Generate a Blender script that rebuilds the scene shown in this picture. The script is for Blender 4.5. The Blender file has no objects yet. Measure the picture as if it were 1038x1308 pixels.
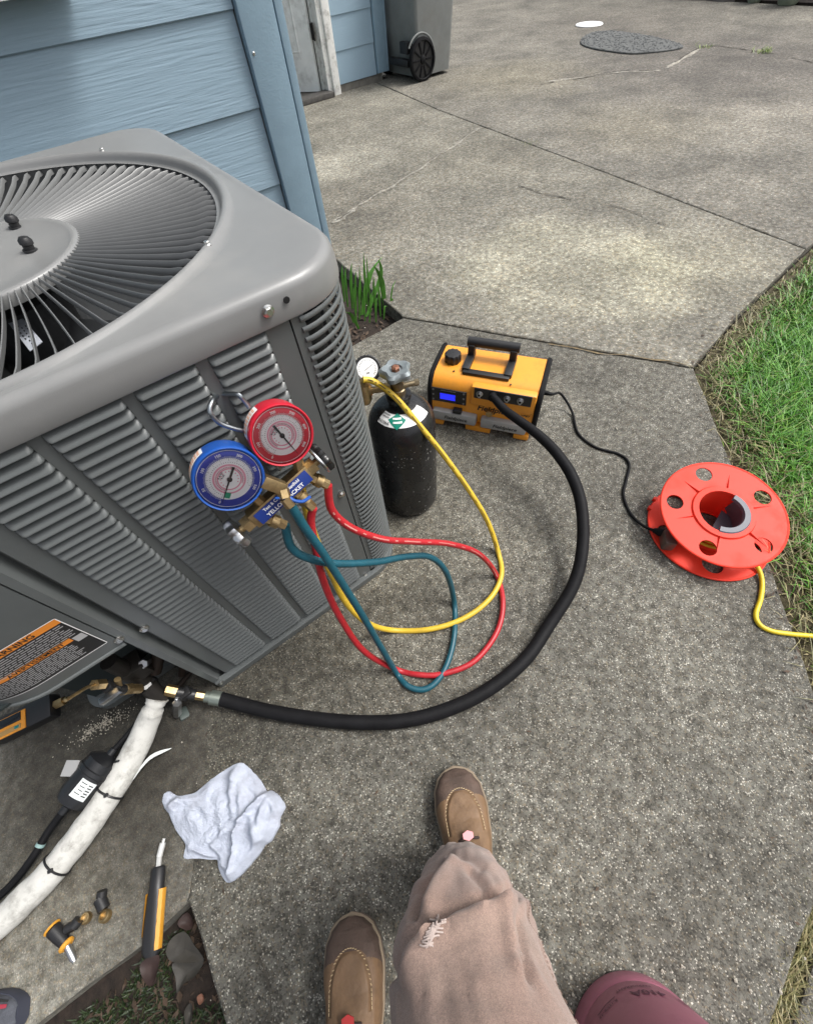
import bpy, bmesh, math, random
import numpy as np
from mathutils import Vector, Matrix, noise
random.seed(7)
RNG = np.random.RandomState(7)
S = bpy.context.scene
COL = S.collection
PI = math.pi
V = Vector
# ------------------------------------------------------------------ camera, sky, sun, exposure
H = 1.07
FPX = 531.674; CX, CY = 519.0, 654.0
ROW = (V((0.7898567311662327, -0.6091225060613561, -0.07138709155671324)),
       V((-0.5392872681466696, -0.634395168556975, -0.5538158651812612)),
       V((0.29205408171483477, 0.4759333385266263, -0.8295733063645455)))
cam_data = bpy.data.cameras.new('camera')
cam = bpy.data.objects.new('camera', cam_data); COL.objects.link(cam)
cam_data.sensor_fit = 'HORIZONTAL'; cam_data.sensor_width = 36
cam_data.lens = FPX / 1038 * 36
cam_data.clip_start = 0.02; cam_data.clip_end = 500
mw = Matrix.Identity(4)
for i in range(3):
    mw[i][0] = ROW[0][i]; mw[i][1] = -ROW[1][i]; mw[i][2] = -ROW[2][i]
mw[0][3], mw[1][3], mw[2][3] = 0, 0, H
cam.matrix_world = mw
S.camera = cam

SUN_EL, SUN_AZ = 57, -26          # elevation; azimuth of the sun counted from +X towards +Y
world = bpy.data.worlds.new('World'); S.world = world; world.use_nodes = True
wn = world.node_tree.nodes; wl = world.node_tree.links
bg = wn['Background']; bg.inputs['Strength'].default_value = 0.14
sky = wn.new('ShaderNodeTexSky'); sky.sky_type = 'NISHITA'; sky.sun_disc = False
sky.sun_elevation = math.radians(SUN_EL); sky.sun_rotation = math.radians(90 - SUN_AZ)
sky.dust_density = 6.0; sky.air_density = 1.0; sky.ozone_density = 1.0
hs = wn.new('ShaderNodeHueSaturation'); hs.inputs['Saturation'].default_value = 0.32; hs.inputs['Value'].default_value = 1.0
wl.new(sky.outputs[0], hs.inputs['Color']); wl.new(hs.outputs[0], bg.inputs['Color'])
sd = bpy.data.lights.new('sun', 'SUN'); sd.energy = 1.5; sd.angle = math.radians(17); sd.color = (1, 0.985, 0.95)
sun = bpy.data.objects.new('sun', sd); COL.objects.link(sun)
sdir = V((math.cos(math.radians(SUN_EL)) * math.cos(math.radians(SUN_AZ)), math.cos(math.radians(SUN_EL)) * math.sin(math.radians(SUN_AZ)), math.sin(math.radians(SUN_EL))))
sun.rotation_euler = sdir.to_track_quat('Z', 'Y').to_euler()
sun.location = (0, 0, 12)
S.view_settings.view_transform = 'Standard'; S.view_settings.look = 'None'
S.view_settings.gamma = 1; S.view_settings.use_curve_mapping = False
S.view_settings.exposure = 0.66

# ------------------------------------------------------------------ survey helpers: photograph pixel -> point of the place
def ray(u, v):
    a, b = (u - CX) / FPX, (v - CY) / FPX
    return ROW[0] * a + ROW[1] * b + ROW[2]
def G(u, v, z=0.0):
    d = ray(u, v); t = (z - H) / d.z
    return V((d.x * t, d.y * t, z))
def OY(u, v, y):
    d = ray(u, v); t = y / d.y
    return V((d.x * t, y, H + d.z * t))
# ------------------------------------------------------------------ materials
MATS = {}
def nodes_of(name):
    m = bpy.data.materials.new(name); m.use_nodes = True
    nt = m.node_tree; b = nt.nodes['Principled BSDF']
    return m, nt, b
def mat(name, col, rough=0.5, metal=0.0, var=0.0, vscale=20, bump=0.0, bscale=200, emit=0, coat=0, dirt=None, dscale=6, damt=0.4, spec=0.5):
    if name in MATS: return MATS[name]
    m, nt, b = nodes_of(name); N = nt.nodes; L = nt.links
    b.inputs['Base Color'].default_value = (*col, 1); b.inputs['Roughness'].default_value = rough
    b.inputs['Metallic'].default_value = metal; b.inputs['Coat Weight'].default_value = coat
    b.inputs['Specular IOR Level'].default_value = spec
    tc = N.new('ShaderNodeTexCoord')
    src = None
    if var > 0 or dirt:
        n = N.new('ShaderNodeTexNoise'); n.inputs['Scale'].default_value = vscale; n.inputs['Detail'].default_value = 6; n.inputs['Roughness'].default_value = 0.65
        L.new(tc.outputs['Object'], n.inputs['Vector'])
        mx = N.new('ShaderNodeMix'); mx.data_type = 'RGBA'
        mx.inputs[6].default_value = (*[c * (1 - var) for c in col], 1); mx.inputs[7].default_value = (*[min(1, c * (1 + var)) for c in col], 1)
        mr = N.new('ShaderNodeMapRange'); mr.inputs[1].default_value = 0.3; mr.inputs[2].default_value = 0.7
        L.new(n.outputs[0], mr.inputs[0]); L.new(mr.outputs[0], mx.inputs[0]); src = mx.outputs[2]
        if dirt:
            n2 = N.new('ShaderNodeTexNoise'); n2.inputs['Scale'].default_value = dscale; n2.inputs['Detail'].default_value = 9; n2.inputs['Roughness'].default_value = 0.7
            L.new(tc.outputs['Object'], n2.inputs['Vector'])
            r2 = N.new('ShaderNodeMapRange'); r2.inputs[1].default_value = 0.5; r2.inputs[2].default_value = 0.72; r2.inputs[4].default_value = damt
            L.new(n2.outputs[0], r2.inputs[0])
            m2 = N.new('ShaderNodeMix'); m2.data_type = 'RGBA'; L.new(r2.outputs[0], m2.inputs[0]); L.new(src, m2.inputs[6]); m2.inputs[7].default_value = (*dirt, 1)
            src = m2.outputs[2]
            rr = N.new('ShaderNodeMath'); rr.operation = 'MULTIPLY_ADD'; L.new(r2.outputs[0], rr.inputs[0]); rr.inputs[1].default_value = 0.35; rr.inputs[2].default_value = rough
            L.new(rr.outputs[0], b.inputs['Roughness'])
        L.new(src, b.inputs['Base Color'])
    if bump > 0:
        nb = N.new('ShaderNodeTexNoise'); nb.inputs['Scale'].default_value = bscale; nb.inputs['Detail'].default_value = 4
        L.new(tc.outputs['Object'], nb.inputs['Vector'])
        bp = N.new('ShaderNodeBump'); bp.inputs['Strength'].default_value = bump; bp.inputs['Distance'].default_value = 0.002
        L.new(nb.outputs[0], bp.inputs['Height']); L.new(bp.outputs[0], b.inputs['Normal'])
    if emit:
        b.inputs['Emission Color'].default_value = (*col, 1); b.inputs['Emission Strength'].default_value = emit
    MATS[name] = m; return m

def concrete(name, mid, speck, dark, cell=170, patch=None, dirt=None, contrast=1.0, crazed=0.0):
    m, nt, b = nodes_of(name); N = nt.nodes; L = nt.links
    geo = N.new('ShaderNodeNewGeometry'); P = geo.outputs['Position']
    def tex(t, **k):
        n = N.new(t)
        for a, v in k.items(): n.inputs[a].default_value = v
        L.new(P, n.inputs['Vector']); return n
    def mix(f, a, c, mode='MIX'):
        n = N.new('ShaderNodeMix'); n.data_type = 'RGBA'; n.blend_type = mode
        for s, i in ((f, 0), (a, 6), (c, 7)):
            if isinstance(s, (int, float)): n.inputs[i].default_value = s
            elif isinstance(s, tuple): n.inputs[i].default_value = (*s, 1)
            else: L.new(s, n.inputs[i])
        return n.outputs[2]
    def rng(s, a, c, d=0.0, e=1.0):
        n = N.new('ShaderNodeMapRange'); n.inputs[1].default_value = a; n.inputs[2].default_value = c; n.inputs[3].default_value = d; n.inputs[4].default_value = e
        L.new(s, n.inputs[0]); return n.outputs[0]
    wn_ = tex('ShaderNodeTexNoise', Scale=cell * .9, Detail=2)
    wv = N.new('ShaderNodeVectorMath'); wv.operation = 'MULTIPLY_ADD'; L.new(wn_.outputs['Color'], wv.inputs[0]); wv.inputs[1].default_value = (1.3 / cell, 1.3 / cell, 1.3 / cell); L.new(P, wv.inputs[2])
    vo = N.new('ShaderNodeTexVoronoi'); vo.inputs['Scale'].default_value = cell; L.new(wv.outputs[0], vo.inputs['Vector'])
    lowf = tex('ShaderNodeTexNoise', Scale=45, Detail=4)
    sep = N.new('ShaderNodeSeparateColor'); L.new(vo.outputs['Color'], sep.inputs[0])
    fine = tex('ShaderNodeTexNoise', Scale=420, Detail=3)
    big = tex('ShaderNodeTexNoise', Scale=2.2, Detail=7, Roughness=0.62)
    medn = tex('ShaderNodeTexNoise', Scale=11, Detail=6, Roughness=0.6)
    # pebbles: mostly mid, some pale, some dark
    pale = rng(sep.outputs[0], 0.80, 0.86); drk = rng(sep.outputs[1], 0.66, 0.80)
    tan = rng(sep.outputs[2], 0.8, 0.9, 0, 0.5)
    c = mix(rng(fine.outputs[0], 0.3, 0.7), tuple(x * 0.72 for x in mid), tuple(x * 1.22 for x in mid))
    c = mix(tan, c, tuple(x * y for x, y in zip(mid, (1.35, 1.1, 0.82))))
    f = N.new('ShaderNodeMath'); f.operation = 'MULTIPLY'; L.new(drk, f.inputs[0]); f.inputs[1].default_value = 0.75 * contrast
    c = mix(f.outputs[0], c, dark)
    core = rng(vo.outputs['Distance'], 0.55, 0.25)
    f2 = N.new('ShaderNodeMath'); f2.operation = 'MULTIPLY'; L.new(pale, f2.inputs[0]); L.new(core, f2.inputs[1])
    f3 = N.new('ShaderNodeMath'); f3.operation = 'MULTIPLY'; L.new(f2.outputs[0], f3.inputs[0]); f3.inputs[1].default_value = contrast
    c = mix(f3.outputs[0], c, speck)
    c = mix(1.0, c, mix(rng(lowf.outputs[0], 0.35, 0.66), (0.62, 0.60, 0.57), (1.25, 1.25, 1.25)), 'MULTIPLY')
    # weather staining in two sizes
    c = mix(1.0, c, mix(rng(big.outputs[0], 0.33, 0.68), (0.66, 0.65, 0.63), (1.28, 1.26, 1.22)), 'MULTIPLY')
    c = mix(1.0, c, mix(rng(medn.outputs[0], 0.32, 0.7), (0.80, 0.79, 0.77), (1.16, 1.16, 1.15)), 'MULTIPLY')
    blot = tex('ShaderNodeTexNoise', Scale=5.5, Detail=8, Roughness=0.7)
    c = mix(1.0, c, mix(rng(blot.outputs[0], 0.56, 0.66), (1, 1, 1), (0.76, 0.745, 0.72)), 'MULTIPLY')
    blo2 = tex('ShaderNodeTexNoise', Scale=3.1, Detail=9, Roughness=0.75)
    c = mix(1.0, c, mix(rng(blo2.outputs[0], 0.60, 0.70), (1, 1, 1), (1.2, 1.2, 1.19)), 'MULTIPLY')
    for (px, py, r0, r1, pc, amt) in (patch or []):
        cb = N.new('ShaderNodeCombineXYZ'); cb.inputs[0].default_value = px; cb.inputs[1].default_value = py
        warp = N.new('ShaderNodeVectorMath'); warp.operation = 'MULTIPLY_ADD'
        nn = tex('ShaderNodeTexNoise', Scale=3.5, Detail=5)
        L.new(nn.outputs['Color'], warp.inputs[0]); warp.inputs[1].default_value = (r1 * .8, r1 * .8, 0); L.new(P, warp.inputs[2])
        d = N.new('ShaderNodeVectorMath'); d.operation = 'DISTANCE'; L.new(warp.outputs[0], d.inputs[0])
        off = N.new('ShaderNodeVectorMath'); off.operation = 'ADD'; L.new(cb.outputs[0], off.inputs[0]); off.inputs[1].default_value = (r1 * .4, r1 * .4, 0)
        L.new(off.outputs[0], d.inputs[1])
        k = rng(d.outputs['Value'], r1, r0, 0, amt)
        c = mix(k, c, mix(0.6, c, pc) if False else pc, 'MULTIPLY')
    L.new(c, b.inputs['Base Color'])
    b.inputs['Roughness'].default_value = 0.86
    ad = N.new('ShaderNodeMath'); ad.operation = 'SUBTRACT'; ad.inputs[0].default_value = 1.0; L.new(vo.outputs['Distance'], ad.inputs[1])
    a2 = N.new('ShaderNodeMath'); a2.operation = 'ADD'; L.new(ad.outputs[0], a2.inputs[0]); L.new(fine.outputs[0], a2.inputs[1])
    bp = N.new('ShaderNodeBump'); bp.inputs['Strength'].default_value = 0.55; bp.inputs['Distance'].default_value = 0.0022
    L.new(a2.outputs[0], bp.inputs['Height']); L.new(bp.outputs[0], b.inputs['Normal'])
    MATS[name] = m; return m

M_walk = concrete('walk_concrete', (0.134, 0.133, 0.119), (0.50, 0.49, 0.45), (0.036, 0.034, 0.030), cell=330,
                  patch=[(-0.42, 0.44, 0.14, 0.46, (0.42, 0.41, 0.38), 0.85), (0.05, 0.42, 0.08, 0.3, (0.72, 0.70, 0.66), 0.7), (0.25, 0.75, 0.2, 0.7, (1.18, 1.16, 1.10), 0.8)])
M_drive = concrete('drive_concrete', (0.196, 0.193, 0.171), (0.52, 0.51, 0.46), (0.09, 0.083, 0.07), cell=150, contrast=0.75,
                   patch=[(1.85, 1.25, 0.42, 0.60, (1.42, 1.43, 1.36), 1.0), (2.25, 0.85, 0.2, 0.45, (1.25, 1.25, 1.18), 1.0), (1.4, 2.6, 0.3, 0.8, (0.80, 0.78, 0.77), 0.9), (1.9, 3.3, 0.15, 0.45, (1.5, 1.5, 1.5), 0.9), (2.6, 2.6, .2, .7, (.85, .84, .82), .9)])
M_drive2 = concrete('drive_concrete_far', (0.172, 0.168, 0.152), (0.47, 0.46, 0.42), (0.09, 0.083, 0.07), cell=140, contrast=0.7,
                    patch=[(4.4, 1.55, 0.2, 0.6, (1.38, 1.37, 1.36), 0.9), (5.5, 2.6, 0.6, 1.7, (0.70, 0.68, 0.70), 0.9), (6.6, 4.5, .4, 1.4, (.8, .78, .78), .9), (3.7, 2.2, .2, .7, (1.2, 1.17, 1.08), .8), (4.2, 3.9, 0.3, 0.9, (1.15, 1.12, 1.0), 0.8)])
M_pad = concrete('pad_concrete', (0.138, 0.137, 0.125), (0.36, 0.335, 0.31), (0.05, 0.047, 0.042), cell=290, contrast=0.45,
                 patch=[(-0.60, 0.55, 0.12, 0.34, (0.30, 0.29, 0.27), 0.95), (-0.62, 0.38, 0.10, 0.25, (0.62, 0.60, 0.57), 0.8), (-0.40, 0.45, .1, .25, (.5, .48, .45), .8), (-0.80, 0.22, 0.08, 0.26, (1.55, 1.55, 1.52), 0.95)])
M_soil = mat('soil', (0.022, 0.015, 0.011), 0.95, var=0.6, vscale=60, bump=1.0, bscale=120)
M_lawnsoil = mat('lawn_soil', (0.06, 0.05, 0.025), 0.95, var=0.5, vscale=40, bump=1.0, bscale=100)
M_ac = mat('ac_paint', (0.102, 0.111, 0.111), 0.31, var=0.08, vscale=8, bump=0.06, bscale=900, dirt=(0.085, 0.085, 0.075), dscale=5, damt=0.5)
M_ac_lit = mat('ac_paint_lit_top', (0.195, 0.197, 0.195), 0.33, var=0.06, vscale=7, bump=0.08, bscale=900, dirt=(0.27, 0.265, 0.25), dscale=4, damt=0.6)  # same paint as the cabinet; sky light on upward faces mixed into the colour
M_fin = mat('grille_paint', (0.135, 0.138, 0.137), 0.34, var=0.06, vscale=30)
M_coil = mat('coil_dark', (0.02, 0.021, 0.022), 0.6, var=0.3, vscale=90)
M_screw = mat('zinc_screw', (0.62, 0.62, 0.60), 0.28, metal=1.0)
M_black = mat('black_plastic', (0.014, 0.014, 0.015), 0.42, bump=0.1, bscale=700)
M_rubber = mat('black_rubber', (0.008, 0.008, 0.009), 0.6, var=0.3, vscale=30, bump=0.2, bscale=500, spec=0.14)
M_dark = mat('dark_void', (0.006, 0.006, 0.007), 0.8)
M_brass = mat('brass', (0.45, 0.33, 0.17), 0.45, metal=1.0, var=0.25, vscale=90, dirt=(0.16, 0.11, 0.06), dscale=60, damt=0.6)
M_steel = mat('plated_steel', (0.50, 0.51, 0.52), 0.3, metal=1.0, var=0.15, vscale=60)
M_wire = mat('hook_wire', (0.33, 0.36, 0.38), 0.33, metal=1.0)
M_white = mat('white_print', (0.84, 0.84, 0.83), 0.5)
M_blackprint = mat('black_print', (0.015, 0.015, 0.015), 0.5)
M_red = mat('gauge_red', (0.50, 0.012, 0.03), 0.35)
M_blue = mat('gauge_blue', (0.012, 0.075, 0.33), 0.35)
M_face_r = mat('dial_red', (0.56, 0.02, 0.04), 0.4)
M_face_b = mat('dial_blue', (0.03, 0.05, 0.34), 0.4)
M_pink = mat('dial_pink', (0.72, 0.30, 0.38), 0.5)
M_hred = mat('hose_red', (0.40, 0.017, 0.024), 0.4, var=0.15, vscale=60, bump=0.1, bscale=400)
M_hteal = mat('hose_teal', (0.008, 0.075, 0.105), 0.42, var=0.15, vscale=60, bump=0.1, bscale=400)
M_hyel = mat('hose_yellow', (0.62, 0.42, 0.035), 0.45, var=0.12, vscale=60, dirt=(0.2, 0.14, 0.03), dscale=30, damt=0.5)
M_cyel = mat('cord_yellow', (0.70, 0.52, 0.02), 0.42, var=0.08, vscale=60)
M_tank = mat('tank_black', (0.010, 0.010, 0.011), 0.26, var=0.3, vscale=20, bump=0.12, bscale=120, dirt=(0.05, 0.05, 0.048), dscale=14, damt=0.35)
M_pump = mat('pump_yellow', (0.78, 0.31, 0.028), 0.42, var=0.05, vscale=15, bump=0.08, bscale=900, dirt=(0.35, 0.17, 0.04), dscale=16, damt=0.35)
M_res = mat('reservoir_grey', (0.34, 0.34, 0.33), 0.35)
M_lcd = mat('screen_black', (0.01, 0.01, 0.012), 0.15)
M_lcdon = mat('screen_blue', (0.02, 0.03, 0.9), 0.3, emit=0.55)
M_reel = mat('reel_orange', (0.76, 0.040, 0.018), 0.5, spec=0.25, dirt=(0.60, 0.05, 0.03), dscale=9, damt=0.5, var=0.04, vscale=10, bump=0.05, bscale=400)
M_slate = mat('reel_handle_grey', (0.09, 0.095, 0.12), 0.5, var=0.1, vscale=30)
M_siding = None
M_trim = mat('white_trim_worn', (0.84, 0.83, 0.79), 0.6, var=0.1, vscale=25, dirt=(0.16, 0.14, 0.11), dscale=12, damt=0.75, bump=0.3, bscale=120)
M_door = mat('door_paint', (0.86, 0.87, 0.85), 0.5, var=0.06, vscale=12, dirt=(0.25, 0.24, 0.21), dscale=7, damt=0.5)
M_bin = mat('bin_grey', (0.175, 0.183, 0.176), 0.55, var=0.12, vscale=6, dirt=(0.16, 0.155, 0.14), dscale=5, damt=0.6, bump=0.15, bscale=150)
M_insul = mat('pipe_wrap_white', (0.50, 0.495, 0.465), 0.75, var=0.08, vscale=30, bump=1.0, bscale=55, dirt=(0.16, 0.15, 0.13), dscale=38, damt=0.7)
M_cloth = mat('terry_cloth', (0.44, 0.475, 0.56), 0.95, var=0.14, vscale=35, bump=1.0, bscale=420, dirt=(0.27, 0.27, 0.31), dscale=14, damt=0.6)
M_pants = mat('canvas_trousers', (0.365, 0.238, 0.195), 0.93, var=0.16, vscale=9, bump=0.9, bscale=700, dirt=(0.21, 0.17, 0.15), dscale=9, damt=0.45)
def cloth_mat():
    m, nt, b = nodes_of('canvas_trousers'); N = nt.nodes; L = nt.links
    tc = N.new('ShaderNodeTexCoord'); vec = tc.outputs['Object']
    def nz(sc, det=3, rg=.6):
        n = N.new('ShaderNodeTexNoise'); n.inputs['Scale'].default_value = sc; n.inputs['Detail'].default_value = det; n.inputs['Roughness'].default_value = rg; L.new(vec, n.inputs['Vector']); return n.outputs[0]
    def mr(s_, a, c, d, e):
        n = N.new('ShaderNodeMapRange'); n.inputs[1].default_value = a; n.inputs[2].default_value = c; n.inputs[3].default_value = d; n.inputs[4].default_value = e; L.new(s_, n.inputs[0]); return n.outputs[0]
    def mul(a, c):
        n = N.new('ShaderNodeMath'); n.operation = 'MULTIPLY'; L.new(a, n.inputs[0]); L.new(c, n.inputs[1]); return n.outputs[0]
    v_ = mul(mul(mr(nz(1300, 1), .3, .7, .80, 1.2), mr(nz(420, 2), .3, .7, .88, 1.12)), mul(mr(nz(9, 7, .7), .3, .72, 1.12, .80), mr(nz(38, 5), .35, .7, 1.06, .92)))
    mx = N.new('ShaderNodeMix'); mx.data_type = 'RGBA'; mx.blend_type = 'MULTIPLY'; mx.inputs[0].default_value = 1
    st = N.new('ShaderNodeMix'); st.data_type = 'RGBA'; st.inputs[6].default_value = (.315, .212, .174, 1); st.inputs[7].default_value = (.270, .200, .165, 1); L.new(mr(nz(6, 6), .45, .7, 0, 1), st.inputs[0])
    L.new(st.outputs[2], mx.inputs[6]); cc_ = N.new('ShaderNodeCombineColor')
    for i in range(3): L.new(v_, cc_.inputs[i])
    L.new(cc_.outputs[0], mx.inputs[7]); L.new(mx.outputs[2], b.inputs['Base Color']); b.inputs['Roughness'].default_value = .95; b.inputs['Specular IOR Level'].default_value = .2
    b.inputs['Sheen Weight'].default_value = .25
    bp = N.new('ShaderNodeBump'); bp.inputs['Strength'].default_value = .6; bp.inputs['Distance'].default_value = .0012; L.new(nz(1100, 2), bp.inputs['Height']); L.new(bp.outputs[0], b.inputs['Normal'])
    return m
M_pants = cloth_mat()
M_leather = mat('boot_leather_tan', (0.155, 0.092, 0.048), 0.62, var=0.28, vscale=16, bump=0.5, bscale=160, dirt=(0.055, 0.034, 0.022), dscale=11, damt=0.8)
M_leatherd = mat('boot_leather_dark', (0.082, 0.054, 0.041), 0.75, var=0.25, vscale=30, bump=0.7, bscale=260)
M_sole = mat('boot_sole', (0.15, 0.115, 0.09), 0.8, var=0.2, vscale=30)
M_purple = mat('cylinder_pink', (0.33, 0.115, 0.165), 0.42, var=0.08, vscale=10, bump=0.06, bscale=300, dirt=(0.22, 0.09, 0.12), dscale=9, damt=0.5)
M_orange = mat('label_orange', (0.72, 0.24, 0.03), 0.5)
M_green = mat('label_green', (0.0, 0.22, 0.15), 0.5)
M_leaf = mat('iris_leaf', (0.085, 0.25, 0.035), 0.45, var=0.3, vscale=25)
M_leafdead = mat('dead_leaf', (0.12, 0.09, 0.07), 0.7, var=0.4, vscale=30, bump=0.4, bscale=100)
M_leafred = mat('dead_leaf_red', (0.032, 0.016, 0.013), 0.6, var=0.4, vscale=30)
M_stone = mat('grey_stone', (0.16, 0.15, 0.14), 0.9, var=0.3, vscale=10, bump=0.6, bscale=60)
M_pot = mat('pale_green_pot', (0.24, 0.27, 0.2), 0.8, var=0.2, vscale=12, bump=0.3, bscale=60)
M_matt = mat('rubber_mat', (0.09, 0.093, 0.09), 0.8, var=0.4, vscale=30)

def siding_mat():
    m, nt, b = nodes_of('blue_siding'); N = nt.nodes; L = nt.links
    tc = N.new('ShaderNodeNewGeometry')
    mp = N.new('ShaderNodeMapping'); mp.inputs['Scale'].default_value = (0.55, 0.55, 7.0); L.new(tc.outputs['Position'], mp.inputs['Vector'])
    n1 = N.new('ShaderNodeTexNoise'); n1.inputs['Scale'].default_value = 1.3; n1.inputs['Detail'].default_value = 3; L.new(mp.outputs[0], n1.inputs['Vector'])
    mul = N.new('ShaderNodeMath'); mul.operation = 'MULTIPLY'; mul.inputs[1].default_value = 120; L.new(n1.outputs[0], mul.inputs[0])
    sn = N.new('ShaderNodeMath'); sn.operation = 'SINE'; L.new(mul.outputs[0], sn.inputs[0])
    mp2 = N.new('ShaderNodeMapping'); mp2.inputs['Scale'].default_value = (10, 10, 260); L.new(tc.outputs['Position'], mp2.inputs['Vector'])
    n2 = N.new('ShaderNodeTexNoise'); n2.inputs['Scale'].default_value = 1.0; n2.inputs['Detail'].default_value = 4; L.new(mp2.outputs[0], n2.inputs['Vector'])
    ad = N.new('ShaderNodeMath'); ad.operation = 'MULTIPLY_ADD'; L.new(sn.outputs[0], ad.inputs[0]); ad.inputs[1].default_value = 0.15; L.new(n2.outputs[0], ad.inputs[2])
    bp = N.new('ShaderNodeBump'); bp.inputs['Strength'].default_value = 0.45; bp.inputs['Distance'].default_value = 0.0022; L.new(ad.outputs[0], bp.inputs['Height']); L.new(bp.outputs[0], b.inputs['Normal'])
    n3 = N.new('ShaderNodeTexNoise'); n3.inputs['Scale'].default_value = 5; n3.inputs['Detail'].default_value = 6; L.new(tc.outputs['Position'], n3.inputs['Vector'])
    mx = N.new('ShaderNodeMix'); mx.data_type = 'RGBA'; mx.inputs[6].default_value = (0.250, 0.355, 0.435, 1); mx.inputs[7].default_value = (0.290, 0.395, 0.475, 1); L.new(n3.outputs[0], mx.inputs[0])
    L.new(mx.outputs[2], b.inputs['Base Color']); b.inputs['Roughness'].default_value = 0.55
    return m
M_siding = siding_mat()
M_cboard = mat('blue_corner_board', (0.235, 0.340, 0.420), 0.55, var=0.06, vscale=14, bump=0.35, bscale=160, dirt=(0.17, 0.25, 0.31), dscale=9, damt=0.3)
# ------------------------------------------------------------------ mesh helpers
MW = {}
class MB:
    def __init__(s): s.v = []; s.f = []; s.m = []
    def add(s, vs, fs, mi=0):
        o = len(s.v); s.v += [V(p) for p in vs]; s.f += [tuple(i + o for i in f) for f in fs]; s.m += [mi] * len(fs); return s
    def xf(s, M):
        s.v = [M @ p for p in s.v]; return s
    def merge(s, o, M=None, mi=None):
        k = len(s.v); s.v += [(M @ p if M else p) for p in o.v]; s.f += [tuple(i + k for i in f) for f in o.f]; s.m += (o.m if mi is None else [mi] * len(o.f)); return s
    def box(s, c, sz, R=None, bev=0.0, mi=0):
        bm = bmesh.new(); bmesh.ops.create_cube(bm, size=1)
        for v in bm.verts: v.co = V((v.co.x * sz[0], v.co.y * sz[1], v.co.z * sz[2]))
        if bev > 0: bmesh.ops.bevel(bm, geom=bm.edges[:], offset=bev, segments=2, affect='EDGES', profile=0.6)
        bm.verts.ensure_lookup_table()
        T = Matrix.Translation(V(c)) @ (R.to_4x4() if R else Matrix.Identity(4))
        s.add([T @ v.co for v in bm.verts], [[v.index for v in f.verts] for f in bm.faces], mi); bm.free(); return s
    def rings(s, rs, close=True, cap0=False, cap1=False, mi=0, wrap=False):
        n = len(rs[0]); vs = [p for r in rs for p in r]; fs = []
        m = len(rs)
        for i in range(m if wrap else m - 1):
            i2 = (i + 1) % m
            for j in range(n if close else n - 1):
                k = (j + 1) % n
                fs.append((i * n + j, i * n + k, i2 * n + k, i2 * n + j))
        if cap0: fs.append(tuple(range(n))[::-1])
        if cap1: fs.append(tuple((m - 1) * n + j for j in range(n)))
        return s.add(vs, fs, mi)
    def lathe(s, prof, M=None, n=24, cap0=True, cap1=True, mi=0):
        M = M or Matrix.Identity(4)
        rs = [[M @ V((r * math.cos(2 * PI * j / n), r * math.sin(2 * PI * j / n), z)) for j in range(n)] for r, z in prof]
        return s.rings(rs, cap0=cap0, cap1=cap1, mi=mi)
    def tube(s, pts, r, n=10, caps=True, mi=0, closed=False):
        pts = [V(p) for p in pts]; m = len(pts)
        rr = r if isinstance(r, (list, tuple)) else [r] * m
        up = V((0, 0, 1)); rs = []; prev = None
        for i in range(m):
            if closed: t = pts[(i + 1) % m] - pts[i - 1]
            else: t = pts[min(i + 1, m - 1)] - pts[max(i - 1, 0)]
            t.normalize()
            if prev is None:
                a = t.cross(up if abs(t.dot(up)) < .95 else V((1, 0, 0))).normalized()
            else:
                a = (prev - t * prev.dot(t)).normalized()
            prev = a; b = t.cross(a)
            rs.append([pts[i] + (a * math.cos(2 * PI * j / n) + b * math.sin(2 * PI * j / n)) * rr[i] for j in range(n)])
        return s.rings(rs, cap0=caps and not closed, cap1=caps and not closed, mi=mi, wrap=closed)
    def prism(s, poly, z0, z1, mi=0, bev=0.0):
        n = len(poly)
        P = [V((p[0], p[1], 0)) for p in poly]
        area = sum(P[i].x * P[(i + 1) % n].y - P[(i + 1) % n].x * P[i].y for i in range(n))
        if area < 0: P = P[::-1]
        if bev:
            Q = []
            for i in range(n):
                a = (P[i] - P[i - 1]).normalized(); b = (P[(i + 1) % n] - P[i]).normalized()
                na = V((-a.y, a.x, 0)); nb = V((-b.y, b.x, 0)); q = (na + nb); q = q / max(.35, q.length_squared) * 2 * .5 * 2 / 2
                Q.append(P[i] + (na + nb).normalized() * bev / max(.4, (na + nb).length / 2))
            s.rings([[p + V((0, 0, z0)) for p in P], [p + V((0, 0, z1 - bev * .8)) for p in P], [p + V((0, 0, z1)) for p in Q]], cap0=True, cap1=True, mi=mi)
        else:
            s.rings([[p + V((0, 0, z0)) for p in P], [p + V((0, 0, z1)) for p in P]], cap0=True, cap1=True, mi=mi)
        return s
    def mesh(s, name, mats, smooth=35):
        me = bpy.data.meshes.new(name); me.from_pydata([tuple(p) for p in s.v], [], s.f)
        for m in (mats if isinstance(mats, (list, tuple)) else [mats]): me.materials.append(m)
        if any(s.m): me.polygons.foreach_set('material_index', s.m)
        me.update()
        if smooth:
            me.polygons.foreach_set('use_smooth', [True] * len(me.polygons))
            me.set_sharp_from_angle(angle=math.radians(smooth))
        return me
def crom(P, k=8, closed=False):
    P = [V(p) for p in P]; out = []; n = len(P)
    for i in range(n - 1 if not closed else n):
        if closed: a, b, c, d = P[i - 1], P[i], P[(i + 1) % n], P[(i + 2) % n]
        else: a, b, c, d = P[max(i - 1, 0)], P[i], P[i + 1], P[min(i + 2, n - 1)]
        for j in range(k):
            t = j / k
            out.append(0.5 * ((2 * b) + (c - a) * t + (2 * a - 5 * b + 4 * c - d) * t * t + (-a + 3 * b - 3 * c + d) * t ** 3))
    if not closed: out.append(P[-1])
    return out
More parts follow.
